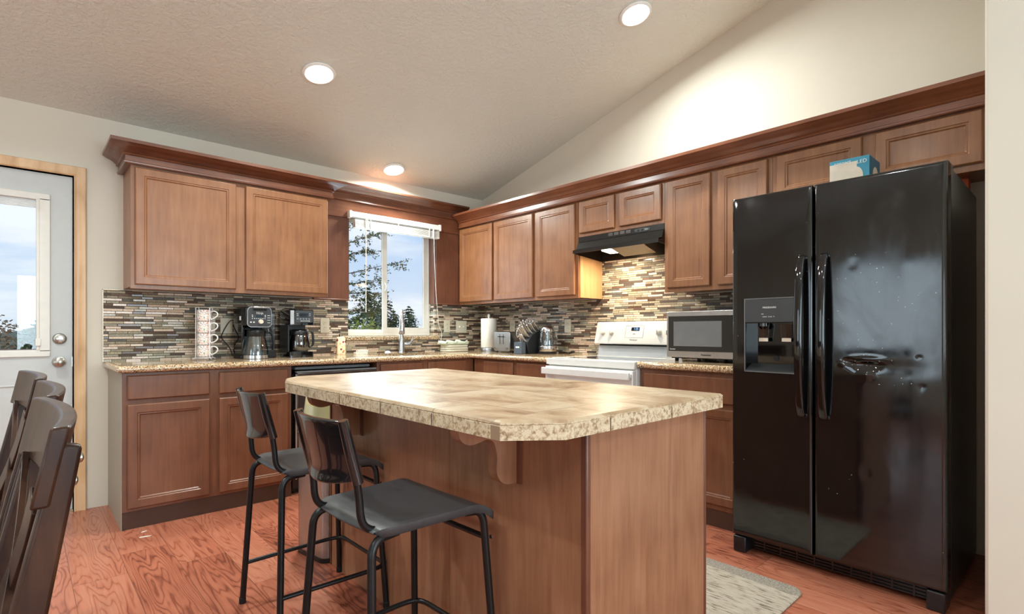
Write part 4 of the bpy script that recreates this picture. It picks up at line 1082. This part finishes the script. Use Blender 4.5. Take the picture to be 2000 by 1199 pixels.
for x in (-.305, -.255): MB().box(x - .005, x + .005, -.026, -.0146, 1.146, 1.160).build('toggle', 'white_plastic', p, world=True, bev=.001)
p = plateA(-2.445, -2.365, 1.092, 1.204, 'blank beige wall plate between the mug rack and the coffee makers', 'blank')
p = plateA(-2.545, -2.478, 1.092, 1.210, 'beige wall plate partly behind the floral mugs', 'blank')
for y, lab in ((-.470, 'beige wall outlet behind the toaster'), (-1.178, 'beige wall outlet right of the electric kettle')):
    p = thing('wall_outlet', lab, 'outlet', (-.0092, y, 1.095)); 
    MB().box(-.0145, -.0092, y - .036, y + .036, 1.095, 1.213).build('cover_plate', 'almond_plastic', p, bev=.002, world=True)
    for dz in (.020, -.020):
        o = MB().lathe([(0, -.0165), (.0165, -.0165), (.0170, -.014)], (0, y, 1.154 + dz), axis='x', n=20).build('socket', 'almond_plastic', p, world=True)
        MB().box(-.0168, -.0160, y - .007, y - .005, 1.151 + dz, 1.160 + dz).box(-.0168, -.0160, y + .005, y + .007, 1.151 + dz, 1.160 + dz).build('socket_slots', 'slot_dark', o, world=True)

# mug rack and four mugs
RX, RY = -2.590, -.200
p = world_thing('mug_rack', 'white wire rack holding the stack of floral mugs', 'mug rack', RX, RY)
b = MB()
for a in (20, 110, 200, 290):
    c_, s_ = math.cos(R(a)) * .058, math.sin(R(a)) * .058
    b = MB().tube(fillet([(c_ * 1.35, s_ * 1.35, .006), (c_ * 1.25, s_ * 1.25, .010), (c_, s_, .012), (c_, s_, .350)], .006, 3), .0022, 6); b.build('upright', 'wire_white', p)
MB().tube([(.058 * math.cos(R(k * 15)), .058 * math.sin(R(k * 15)), .014) for k in range(24)], .0022, 6, closed=True).build('base_ring', 'wire_white', p)
MB().tube([(.058 * math.cos(R(20)), .058 * math.sin(R(20)), .349), (0, 0, .352), (.058 * math.cos(R(200)), .058 * math.sin(R(200)), .349)], .0022, 6).build('top_wire', 'wire_white', p)
proto = None
for k, wd in enumerate(('lowest', 'second from the bottom', 'third from the bottom', 'topmost')):
    lab = 'floral patterned mug, %s of the four stacked in the wire rack' % wd
    z = CT + .0185 + k * .0795
    if proto is None:
        m_ = thing('mug', lab, 'mug', (RX, RY, z), R(-30), 'stacked floral mugs')
        MB().lathe([(0, 0), (.038, 0), (.043, .003), (.0445, .012), (.0450, .074), (.0440, .0788), (.0415, .075), (.039, .012), (0, .008)], n=36).build('cup', 'floral_china', m_, smooth=50)
        MB().tube(spline([(.0435, 0, .066), (.060, 0, .071), (.078, 0, .062), (.082, 0, .045), (.070, 0, .028), (.0435, 0, .014)], 6), .0045, 8).build('handle', 'white_enamel', m_, smooth=50)
        proto = m_
    else:
        m_ = copy_tree(proto); m_.location = (RX, RY, z); m_['label'] = lab

# coffee maker with glass carafe and water tank (left)
p = world_thing('coffee_maker', 'tall black coffee maker with silver-rimmed control panel and clear side tank', 'coffee maker', -2.288, -.205, 3)
MB().box(-.088, .088, -.03, .117, 0, .026).build('base', 'black_plastic', p, bev=.006)
b = MB().box(-.088, -.066, -.05, .115, .0262, .36).box(-.066, .088, .055, .115, .0262, .36); b.build('back_column', 'black_gloss', p, bev=.006)
MB().loops([rrect(.170, .225, .03, .232), rrect(.176, .235, .03, .245), rrect(.176, .235, .03, .352), rrect(.160, .215, .03, .362)]).build('brew_head', 'black_plastic', p, smooth=50)
def rr2(w_, h_, r, x, y, z, n=5): return [(x + a, y, z + c_) for a, c_, _ in rrect(w_, h_, r, 0, n)]
MB().loops([rr2(.164, .142, .028, .004, -.116, .290), rr2(.164, .142, .028, .004, -.126, .290)]).build('silver_rim', 'steel', p, smooth=50)
cp_ = MB().loops([rr2(.154, .132, .024, .004, -.122, .290), rr2(.154, .132, .024, .004, -.1285, .290)]).build('control_panel', 'dark_grey', p, smooth=50)
MB().box(-.045, .055, -.150, -.10, .352, .362).build('lid_grip', 'steel', p, bev=.003)
MB().box(-.040, .050, -.1305, -.128, .335, .346).build('grip_recess', 'slot_dark', cp_)
text('Ninja', .022, (.004, -.1290, .318), 'A', 'print_white', cp_, world=False)
MB().lathe([(0, -.146), (.013, -.146), (.015, -.142), (.016, -.1286)], (.010, 0, .258), axis='y', n=24).build('dial', 'print_cream', cp_)
b = MB()
for x in (-.048, -.034, -.020, -.006, .008, .022, .036): b.box(x, x + .006, -.1295, -.1286, .278, .282)
for z in (.290, .300): b.box(-.048, -.042, -.1295, -.1286, z, z + .005); b.box(.038, .044, -.1295, -.1286, z, z + .005)
for x in (.056, .066): 
    for z in (.250, .268, .284, .300): b.box(x, x + .008, -.1295, -.1286, z, z + .003)
for x in (-.060, -.040): b.box(x, x + .010, -.1295, -.1286, .250, .258)
b.build('button_marks', 'print_white', cp_)
MB().box(-.022, .028, -.1292, -.1286, .286, .304).build('panel_display', 'display_dark', cp_)
MB().lathe([(.045, .232), (.042, .222), (.030, .205), (0, .205)], (.0, -.045, 0)).build('filter_basket', 'smoke_glass', p, smooth=50)
cz_ = MB().lathe([(.076, .028), (.080, .030), (.078, .060), (.066, .125), (.056, .158), (.054, .158), (.063, .125), (.075, .06), (.076, .032)], (0, -.075, 0), n=40).build('carafe', 'clear_glass', p, smooth=60)
MB().lathe([(.058, .155), (.060, .158), (.060, .196), (.050, .204), (0, .205)], (0, -.075, 0), n=36).build('carafe_lid', 'black_plastic', cz_, smooth=50)
MB().lathe([(.080, .0), (.084, .002), (.084, .026), (.078, .0285), (0, .0285)], (0, -.075, 0), n=40).build('carafe_base', 'steel', cz_, smooth=50)
MB().slab(spline([(.050, -.090, .188), (.085, -.100, .186), (.100, -.104, .160), (.106, -.106, .10), (.102, -.106, .060)], 6), YV, lambda i: Vector((1, 0, .2)).normalized(), .018, .012).build('carafe_handle', 'black_plastic', cz_, bev=.003, smooth=50)
MB().box(.098, .158, -.02, .09, .030, .325).build('water_tank', 'clear_plastic', p, bev=.008)
MB().box(.097, .159, -.025, .095, 0, .055).build('tank_base', 'black_plastic', p, bev=.004)
MB().box(.100, .156, -.018, .088, .326, .335).build('tank_lid', 'dark_grey', p, bev=.003)
MB().box(-.0960, -.0952, -.06, -.03, .268, .296).build('sticker', 'label_white', p)
MB().tube(spline([(-2.385, -.10, CT + .02), (-2.392, -.05, CT + .08), (-2.425, -.03, CT + .13), (-2.432, -.022, CT + .16), (-2.405, -.02, CT + .22), (-2.385, -.05, CT + .265), (-2.375, -.09, CT + .27)], 8), .0032, 8).build('power_cord', 'rubber', p, world=True).matrix_local  # hangs beside the body
# black-and-chrome drip coffee maker (right)
p = world_thing('coffee_maker', 'squat black drip coffee maker with square display, nearer the window', 'coffee maker', -1.970, -.190, -2)
MB().loops([rrect(.176, .235, .014, 0), rrect(.176, .235, .014, .040)]).build('base', 'black_gloss', p, smooth=50)
MB().box(-.088, -.030, .0, .117, .040, .345).box(-.030, .088, .06, .117, .040, .345).build('back_column', 'black_plastic', p, bev=.004)
MB().box(-.088, -.076, -.075, .02, .040, .25).build('side_pillar', 'black_plastic', p, bev=.003)
MB().loops([rrect(.178, .238, .014, .238), rrect(.178, .238, .014, .345), rrect(.168, .228, .012, .350)]).build('brew_head', 'black_gloss', p, smooth=50)
cp_ = MB().loops([rr2(.128, .088, .010, .014, -.118, .300), rr2(.128, .088, .010, .014, -.1225, .300)]).build('control_panel', 'dark_grey', p, smooth=50)
MB().box(-.020, .042, -.1240, -.1222, .298, .324).build('clock_display', 'display_dark', cp_)
b = MB()
for x in (-.040, .050):
    for z in (.305, .318): b.box(x, x + .010, -.1238, -.1224, z, z + .005)
for k in range(5): b.box(-.040 + k * .021, -.028 + k * .021, -.1238, -.1224, .280, .285)
b.build('buttons', 'steel', cp_)
text('BLACK+DECKER', .0095, (.022, -.1235, .267), 'A', 'print_white', cp_, world=False)
MB().box(-.084, -.058, -.1205, -.118, .244, .344).build('chrome_strip', 'steel', p)
cz_ = MB().lathe([(.052, .046), (.068, .049), (.073, .064), (.072, .115), (.062, .168), (.060, .168), (.070, .115), (.071, .064), (.055, .049)], (.006, -.050, 0), n=40).build('carafe', 'smoke_glass', p, smooth=60)
MB().lathe([(.060, .160), (.063, .163), (.063, .190), (.048, .205), (0, .207)], (.006, -.050, 0), n=36).build('carafe_lid', 'black_plastic', cz_, smooth=50)
MB().slab(spline([(.056, -.085, .185), (.078, -.098, .188), (.086, -.102, .150), (.084, -.100, .09), (.060, -.09, .068)], 6), YV, Vector((1, 0, .2)).normalized(), .020, .013).build('carafe_handle', 'black_plastic', cz_, bev=.003, smooth=50)
MB().lathe([(.060, .0405), (.060, .0445), (0, .0445)], (.006, -.050, 0)).build('warming_plate', 'dark_grey', p)
MB().tube(spline([(-2.045, -.075, CT + .30), (-2.035, -.05, CT + .352), (-1.99, -.06, CT + .365), (-1.95, -.10, CT + .3535)], 6), .0032, 8).build('power_cord', 'rubber', p, world=True)
MB().loops([rrect(.05, .03, .008, .3512), rrect(.045, .026, .008, .360)]).build('lid_tab', 'black_plastic', p)

# soap bottle
p = world_thing('soap_bottle', 'floral labelled pump soap bottle on the counter left of the sink', 'soap bottle', -1.580, -.100, 0)
MB().loops([rrect(.066, .040, .010, 0), rrect(.070, .042, .010, .008), rrect(.070, .042, .010, .138), rrect(.040, .030, .010, .148)]).build('bottle', 'floral_label', p, smooth=50)
MB().lathe([(.014, .148), (.014, .168), (.005, .170), (.005, .196), (.009, .198), (.009, .206), (0, .206)], n=16).box(-.006, .006, -.036, 0, .198, .206).build('pump', 'bronze', p)
# white sponge blocks
for k, (dx, w_, lab) in enumerate(((0, .105, 'flat white folded cloth beside the soap bottle, lower of two'), (.012, .088, 'flat white folded cloth beside the soap bottle, upper of two'))):
    b = MB().loops([rrect(w_, .055, .008, 0), rrect(w_ + .003, .057, .008, .008), rrect(w_, .055, .008, .0165)])
    o = b.build('folded_cloth', 'paper', smooth=60); o.location = (-1.395 + dx, -.085, CT_ + k * .0172); tag(o, lab, 'cloth', 'folded white cloths by the soap')
o = MB().lathe([(.026, 0), (.026, .006), (.022, .016), (.012, .022), (0, .022)], n=24).build('drain_stopper', 'print_white', smooth=50); o.location = (-1.150, -.100, CT_); tag(o, 'small white round sink stopper on the counter behind the sink', 'sink stopper')
o = MB().loops([rrect(.012, .010, .003, 0), rrect(.014, .01, .003, .018)]).build('clip', 'dark_grey'); bpy.data.objects.remove(o, do_unlink=True)
# folded dish towels
tw = [('towel_cream', .255, 'cream folded dish towel, lowest in the stack right of the sink'), ('towel_cream', .250, 'cream folded dish towel, second from the bottom of the stack'), ('towel_cream', .246, 'cream folded dish towel, third from the bottom, under the green one'), ('towel_green', .285, 'rumpled pale green dish towel on top of the towel stack')]
for k, (mt_, w_, lab) in enumerate(tw):
    b = MB(); n = 20; top = k == 3; rings = []
    h = .0212 if not top else .034
    for i in range(n + 1):
        u = i / n * 2 - 1; x = u * w_ / 2; e = math.sqrt(max(.02, 1 - abs(u) ** 8)); ring = []
        for j in range(16):
            a = 2 * math.pi * j / 16; wob = (math.sin(u * 9 + j) * .004 + math.sin(u * 17 + 2 * j) * .003 if top else math.sin(u * 5 + j * .8 + k) * .0012)
            yy = .075 * math.copysign(abs(math.cos(a)) ** .45, math.cos(a)) * (.6 + .4 * e); z_ = h / 2 * math.copysign(abs(math.sin(a)) ** .35, math.sin(a)) * (.75 + .25 * e)
            ring.append((x, yy + wob, h / 2 + z_ + (max(0, math.sin(a)) * (wob * 1.6) if top else 0) + (wob if top and math.sin(a) > 0 else 0)))
        rings.append(ring)
    o = b.loops(rings).build('dish_towel', mt_, smooth=80); o.location = (-.470 - (.012 if top else 0), -.150, CT_ + k * .0213); o.rotation_euler.z = R((2, -1, 1, -2)[k]); tag(o, lab, 'towel', 'folded dish towels right of the sink')
# paper towel
p = world_thing('paper_towel_holder', 'white paper towel roll on a steel stand in the corner', 'paper towels', -.200, -.340)
MB().lathe([(.078, 0), (.078, .030), (.074, .034), (0, .034)], n=40).build('stand_base', 'brushed_steel', p, smooth=50)
MB().lathe([(.007, .034), (.007, .322), (.011, .326), (.012, .350), (.009, .356), (0, .357)], n=16).build('stand_rod', 'white_plastic', p, smooth=50)
MB().lathe([(.020, .036), (.074, .036), (.076, .040), (.076, .310), (.074, .314), (.020, .314)], n=48).build('paper_roll', 'paper', p, smooth=50)
# toaster
p = world_thing('toaster', 'steel four-slice toaster with two levers on its front', 'toaster', -.195, -.655)
b = MB(); prof = rrect(.220, .175, .022, 0)
MB().loops([[(-.115, q[0], .100 + q[1]) for q in prof], [(.115, q[0], .100 + q[1]) for q in prof]]).build('toaster_body', 'steel', p, smooth=50)
fp = MB().loops([[(-.121, q[0] * .97, .100 + q[1] * .97) for q in prof], [(-.1152, q[0], .100 + q[1]) for q in prof]]).build('front_plate', 'brushed_steel', p, smooth=50)
for y in (-.022, .022):
    MB().box(-.1222, -.1208, y - .0025, y + .0025, .075, .165).build('lever_slot', 'slot_dark', fp)
    MB().box(-.140, -.122, y - .012, y + .012, .140, .147).build('lever', 'black_plastic', fp, bev=.002)
for y in (-.072, .072): 
    MB().lathe([(.014, -.1210), (.014, -.128), (.011, -.138), (0, -.138)], (0, y, .040), axis='x', n=20).build('browning_knob', 'steel', fp)
    b = MB()
    for k in range(5): b.box(-.1216, -.1208, y - .010, y + .010, .075 + k * .014, .079 + k * .014)
    b.build('buttons', 'print_grey', fp)
MB().box(-.09, .09, -.060, -.035, .1876, .189).box(-.09, .09, .035, .060, .1876, .189).build('bread_slots', 'slot_dark', p)
for x in (-.095, .095):
    for y in (-.085, .085): MB().lathe([(.010, 0), (.010, .013)], (x, y, 0), n=12).build('foot', 'black_plastic', p)
# knife block
p = world_thing('knife_block', 'black knife block full of steel-handled knives and scissors', 'knife block', -.250, -.965)
body = MB().prism([(-.075, 0), (.130, 0), (.130, .120), (.095, .215), (-.035, .165), (-.105, .085)], -.052, .052, 'y').build('block', 'block_black', p, bev=.003)
sh = MB().box(-.160, -.108, -.046, .046, 0, .100).build('sharpener_box', 'sharpener_blue', p, bev=.004)
MB().box(-.1612, -.1602, -.022, .022, .050, .064).build('box_label', 'label_white', sh)
i = 0
for (bx_, bz) in ((-.088, .106), (-.055, .146), (-.015, .174), (.030, .191), (.070, .206)):
    for y in (-.034, -.012, .012, .034):
        if (bx_ == -.088 and y > 0): continue
        L_ = (.095, .10, .12, .135, .11)[i % 5] if bx_ > -.06 else .085; i += 1
        d = Vector((-.62, .10, .78)).normalized()
        pts = [Vector((bx_, y, bz - .004)) + d * (L_ * u) + Vector((0, 0, -.010)) * (u * (1 - u) * 4) for u in [k / 6 for k in range(7)]]
        b = MB().slab(pts, YV, Vector((.78, 0, .62)), lambda q: .016, .015)
        k_ = b.build('knife_handle', 'knife_steel', p, bev=.004, smooth=50)
b = MB()
for s in (-1, 1): b.tube([(-.118 - .038 + .003 * s + .013 * s + .014 * math.cos(a) * 1.0, .0 + .018 * s, .172 + .030 * math.sin(a)) for a in [2 * math.pi * k / 20 for k in range(20)]], .0045, 8, closed=True)
b.tube([(-.135, .0, .140), (-.120, 0, .1)], .006, 8)
b.build('scissors_handle', 'knife_steel', p)
# kettle
p = world_thing('electric_kettle', 'clear glass and steel electric kettle left of the range', 'kettle', -.205, -1.120, 20)
MB().lathe([(.074, 0), (.078, .004), (.078, .014), (.072, .018), (0, .018)], n=40).build('power_base', 'black_plastic', p, smooth=50)
MB().lathe([(.073, .019), (.076, .022), (.079, .065), (.077, .068), (0, .068)], n=40).build('kettle_base', 'steel', p, smooth=50)
g_ = MB().lathe([(.077, .0685), (.078, .10), (.072, .15), (.062, .190), (.060, .190), (.070, .15), (.0755, .10), (.0745, .070)], n=40).build('glass_jug', 'clear_glass', p, smooth=60)
MB().lathe([(.0625, .189), (.064, .192), (.056, .215), (.050, .228), (.030, .236), (0, .238)], n=40).build('lid', 'steel', p, smooth=50)
MB().slab(spline([(.045, 0, .215), (.085, 0, .222), (.118, 0, .200), (.122, 0, .13), (.095, 0, .060), (.074, 0, .050)], 6), YV, lambda i: Vector((.7, 0, .7)), .022, .014).build('handle', 'dark_grey', p, bev=.004, smooth=50)
MB().tube([(0, 0, .07), (0, 0, .19)], .012, 10).build('tea_strainer', 'steel', p)
rnd = random.Random(4)
pts = [(-.14 + .05 * math.sin(k * 1.3), -1.275 - .030 * math.cos(k * .9) - .004 * k, CT_ + .006 + .010 * (1 + math.sin(k * 2.1))) for k in range(9)]
o = MB().tube(spline(pts, 6), .0042, 8).build('coiled_cord', 'rubber', smooth=50); tag(o, 'black power cord bunched on the counter between kettle and range', 'cord')
# microwave
p = thing('microwave', 'steel-framed microwave oven on the counter beside the refrigerator', 'microwave', (-.24, -2.64, CT_), 0)
MX, MY0, MY1, MZ0, MZ1 = -.418, -2.385, -2.905, .942, 1.234
MB().box(-.400, -.04, MY1, MY0, MZ0, MZ1).build('housing', 'brushed_steel', p, world=True, bev=.004)
fr = MB().box(MX, -.4002, MY1, MY0, MZ0, MZ1).build('door_frame', 'brushed_steel', p, world=True, bev=.003)
MB().box(MX - .003, MX - .0002, MY1 + .02, MY0 - .014, MZ0 + .040, MZ1 - .030).build('door_glass', 'black_gloss', fr, world=True, bev=.001)
MB().box(MX - .0045, MX - .0032, -2.755, MY0 - .052, MZ0 + .072, MZ1 - .064).build('window_screen', 'mid_grey', fr, world=True)
text('Panasonic', .017, (MX - .001, -2.655, MZ0 + .020), 'B', 'slot_dark', fr)
text('Inverter', .012, (MX - .0042, -2.430, MZ0 + .053), 'B', 'print_white', fr)
for y in (-2.43, -2.62, -2.86):
    for x in (-.37, -.08): MB().lathe([(.012, CT_), (.012, MZ0)], (x, y, 0), n=12).build('foot', 'rubber', p, world=True)
MB().box(-.40, -.06, -2.88, -2.41, MZ0 - .006, MZ0 - .0005).build('underside', 'slot_dark', p, world=True)

# ------------------------------------------------------------ on and behind the refrigerator
ZT_ = 1.7655
p = thing('light_bulb_box', 'blue and white light bulb box on top of the refrigerator', 'box', (-.51, -3.467, ZT_))
MB().box(-.600, -.420, -3.550, -3.385, ZT_, 1.930).build('carton', 'cardboard_blue', p, world=True, bev=.001)
MB().box(-.6006, -.6001, -3.4995, -3.3855, ZT_ + .002, 1.912).build('bulb_picture', 'print_cream', p, world=True)
MB().loops([[(-.60085 + .0 , -3.495 + .030 * math.cos(a), 1.840 + .045 * math.sin(a)) for a in [2 * math.pi * k / 24 for k in range(24)]], [(-.6006, -3.495 + .030 * math.cos(a), 1.840 + .045 * math.sin(a)) for a in [2 * math.pi * k / 24 for k in range(24)]]]).build('bulb_shape', 'print_cream', p, world=True)
MB().box(-.599, -.421, -3.5508, -3.5501, ZT_ + .002, 1.928).build('end_print', 'cardboard_dark_blue', p, world=True)
MB().loops([[(-.50 + .045 * math.cos(a), -3.5514, 1.845 + .045 * math.sin(a)) for a in [2 * math.pi * k / 24 for k in range(24)]], [(-.50 + .045 * math.cos(a), -3.5508, 1.845 + .045 * math.sin(a)) for a in [2 * math.pi * k / 24 for k in range(24)]]]).build('bulb_shape', 'print_cream', p, world=True)
text('connect', .022, (-.6012, -3.440, 1.914), 'B', 'print_white', p)
text('LED', .024, (-.6012, -3.520, 1.905), 'B', 'print_white', p)
text('smart bulbs', .009, (-.6012, -3.525, 1.882), 'B', 'print_white', p) if False else None
o = MB().box(-.120, -.045, -3.845, -3.770, ZT_, 1.852).build('orange_box', 'orange_card', bev=.001); tag(o, 'small orange box on top of the refrigerator at the back', 'box')

# ------------------------------------------------------------ outside: ground, hill, deck rail, trees
b = MB(); b.box(-60, 80, 2.5, 160, -5.2, -5.0); o = b.build('ground', 'ground_green'); o['kind'] = 'structure'
b = MB(); rnd = random.Random(3); n = 60; rings = []
for i in range(n + 1):
    x = -70 + 180 * i / n; hgt = -1.2 + 1.6 * math.sin(i * .35) * .4 + rnd.uniform(-.3, .3)
    rings.append([(x, 48, -5), (x, 58, hgt * .6 - 1), (x, 72, hgt + 1.0), (x, 100, hgt + 1.6), (x, 101, -5)])
o = b.loops(rings, cap0=True, cap1=True).build('hill', 'hazy_hill_green', smooth=80); o['kind'] = 'structure'
p = thing('deck_railing', 'brown wooden deck railing outside the glass of the door', 'railing', (-4.2, 1.6, 0))
MB().box(-6.0, -2.2, 1.54, 1.68, .925, .962).build('top_rail', 'deck_wood', p, world=True, bev=.004)
for k in range(4): MB().box(-5.6 + k * 1.1, -5.51 + k * 1.1, 1.57, 1.66, -.12, .9245).build('post', 'deck_wood', p, world=True)
b = MB().box(-6.5, -2.0, .2, 1.9, -.20, -.125); o = b.build('deck', 'deck_wood'); o['kind'] = 'structure'

def foliage(b, c, d, n, size, rnd, flat=.5):
    for _ in range(n):
        q = c + Vector((rnd.gauss(0, d), rnd.gauss(0, d), rnd.gauss(0, d * flat)))
        a = Vector((rnd.uniform(-1, 1), rnd.uniform(-1, 1), rnd.uniform(-.5, .6))).normalized() * size * rnd.uniform(.6, 1.3)
        s_ = a.cross(Vector((rnd.uniform(-1, 1), rnd.uniform(-1, 1), 1))).normalized() * size * .28
        o = len(b.v); b.v += [q - a * .5, q + s_, q + a * .5, q - s_]; b.f.append((o, o + 1, o + 2, o + 3))
def conifer(x, y, z0, h, r, label, seed, mt_='fir_needles', whorls=26, per=11, cl=30, size=.16, start=.12, group=None, name='fir_tree'):
    p = thing(name, label, 'tree', (x, y, z0), 0, group); rnd = random.Random(seed)
    MB().tube([(0, 0, 0), (0, 0, h * .5), (0, 0, h * .98)], [r * .10, r * .06, .01], 8).build('trunk', 'bark', p)
    b = MB()
    for w_ in range(whorls):
        u = w_ / (whorls - 1); z = h * (start + (.99 - start) * u); L_ = r * (1 - u) ** .85 + .04
        for k in range(max(3, int(per * (1 - u * .6)))):
            a = rnd.uniform(0, 6.283); LL = L_ * rnd.uniform(.7, 1.12); dr_ = Vector((math.cos(a), math.sin(a), 0))
            for q in range(1, 6):
                t_ = q / 5; c = Vector((0, 0, z)) + dr_ * LL * t_ + Vector((0, 0, -.28 * LL * t_ * t_ + .05 * LL))
                foliage(b, c, LL * .09 + .02, max(2, int(cl / 5)), size * (.6 + .5 * (1 - u)), rnd, .35)
    b.build('needles', mt_, p); return p
conifer(4.95, 12, -5, 7.6, 1.7, 'bushy fir whose tip shows in the lower left pane of the window', 11, start=.6)
conifer(6.95, 14.5, -5, 7.75, 1.25, 'taller dark fir behind the centre post of the window', 12, start=.6)
conifer(9.0, 16, -5, 7.25, 1.7, 'fir rising in the lower right of the window', 13, start=.6)
conifer(7.2, 14.2, -5, 6.95, 1.2, 'smaller fir low in the right window pane, left of the other', 16, start=.6)
conifer(-3.24, 9, -5, 6.36, 1.0, 'dark green fir at the lower right of the door glass', 14, cl=34, start=.7)
def bush(x, y, z0, rx, rz, label, seed, mt_, n=2600, size=.13):
    rnd = random.Random(seed); b = MB(); p = thing('bush', label, 'bush', (x, y, z0))
    for _ in range(n // 6):
        v = Vector((rnd.gauss(0, 1), rnd.gauss(0, 1), rnd.gauss(0, 1))).normalized() * rnd.uniform(.55, 1)
        foliage(b, Vector((v.x * rx, v.y * rx, rz + v.z * rz)), .10, 6, size, rnd, 1)
    b.build('leaves', mt_, p); MB().tube([(0, 0, -2), (0, 0, rz)], .08, 8).build('stem', 'bark', p)
bush(3.05, 9.0, -1.0, .75, 1.20, 'light yellow-green bush at the bottom left of the window', 21, 'bush_leaves')
bush(4.05, 10.5, -1.2, .85, 1.32, 'yellow-green bush below the fir in the left window pane', 22, 'bush_leaves')
bush(-3.95, 12, -1.2, .9, 1.25, 'dry brownish bush at the lower left of the door glass', 23, 'dry_leaves')
bush(-3.3, 15, -1.6, 1.1, 1.3, 'dull brown bush behind the deck railing, beside the fir', 24, 'dry_leaves')
for k in range(14):
    x = -9 + k * 2.6 + (k * 37 % 11) * .12 if k < 8 else 14 + (k - 8) * 4.2; hh = (5.2, 6.3, 4.7, 6.8, 5.6, 6.1, 5.0)[k % 7]
    conifer(x, 50, -4.1, hh, 1.25, 'hazy grey-green conifer in the distant tree line', 40 + k, 'hazy_needles', 12, 6, 10, .5, group='distant conifers on the hill', name='distant_tree')
# the near tree whose sparse branches reach into the left window pane
p = thing('spruce_tree', 'near tree with sparse drooping branches in the left window pane', 'tree', (.60, 5.6, -5)); rnd = random.Random(7)
MB().tube([(0, 0, 0), (0, 0, 5), (0, 0, 9.5)], [.18, .12, .03], 10).build('trunk', 'bark', p)
for k, (zb_, L_, dz) in enumerate(((8.35, 1.0, -.12), (7.95, 1.2, .12), (7.70, 1.05, .02), (7.42, 1.70, .12), (7.15, 1.22, -.02), (6.98, 1.25, -.14), (6.62, 1.05, -.12))):
    br = spline([(0, 0, zb_ - .30), (L_ * .4, -.1, zb_ - .16), (L_ * .75, -.15, zb_ - .04 + dz * .5), (L_, -.15, zb_ + dz)], 6)
    o = MB().tube(br, [.011 - .008 * i / (len(br) - 1) for i in range(len(br))], 6).build('branch', 'bark', p)
    b = MB()
    for i in range(6, len(br)):
        for tw_ in range(3):
            e = br[i] + Vector((rnd.uniform(-.02, .20), rnd.uniform(-.3, .3), rnd.uniform(-.16, .10)))
            for q in (.3, .6, .9): foliage(b, br[i].lerp(e, q), .020, 5, .046, rnd, .6)
    b.build('needles', 'near_needles', o)

# small pale scraps lying on the floor
for x, y, sx, sy, rz, lab in ((-2.998, -.700, .016, .007, 20, 'small pale scrap on the floor just below the left base cabinet'), (-3.005, -.790, .028, .008, -15, 'longer pale scrap on the floor, nearer the dining chairs'), (-.80, -3.925, .022, .008, 10, 'tiny white scrap on the floor beside the refrigerator')):
    rnd = random.Random(int(x * 1000)); pts = []
    for k in range(14):
        a = 2 * math.pi * k / 14; q = rnd.uniform(.7, 1.1); pts.append((sx * q * math.cos(a), sy * q * math.sin(a)))
    o = MB().prism(pts, .0003, .0015, 'z').build('floor_scrap', 'paper'); o.location = (x, y, 0); o.rotation_euler.z = R(rz); tag(o, lab, 'scrap')
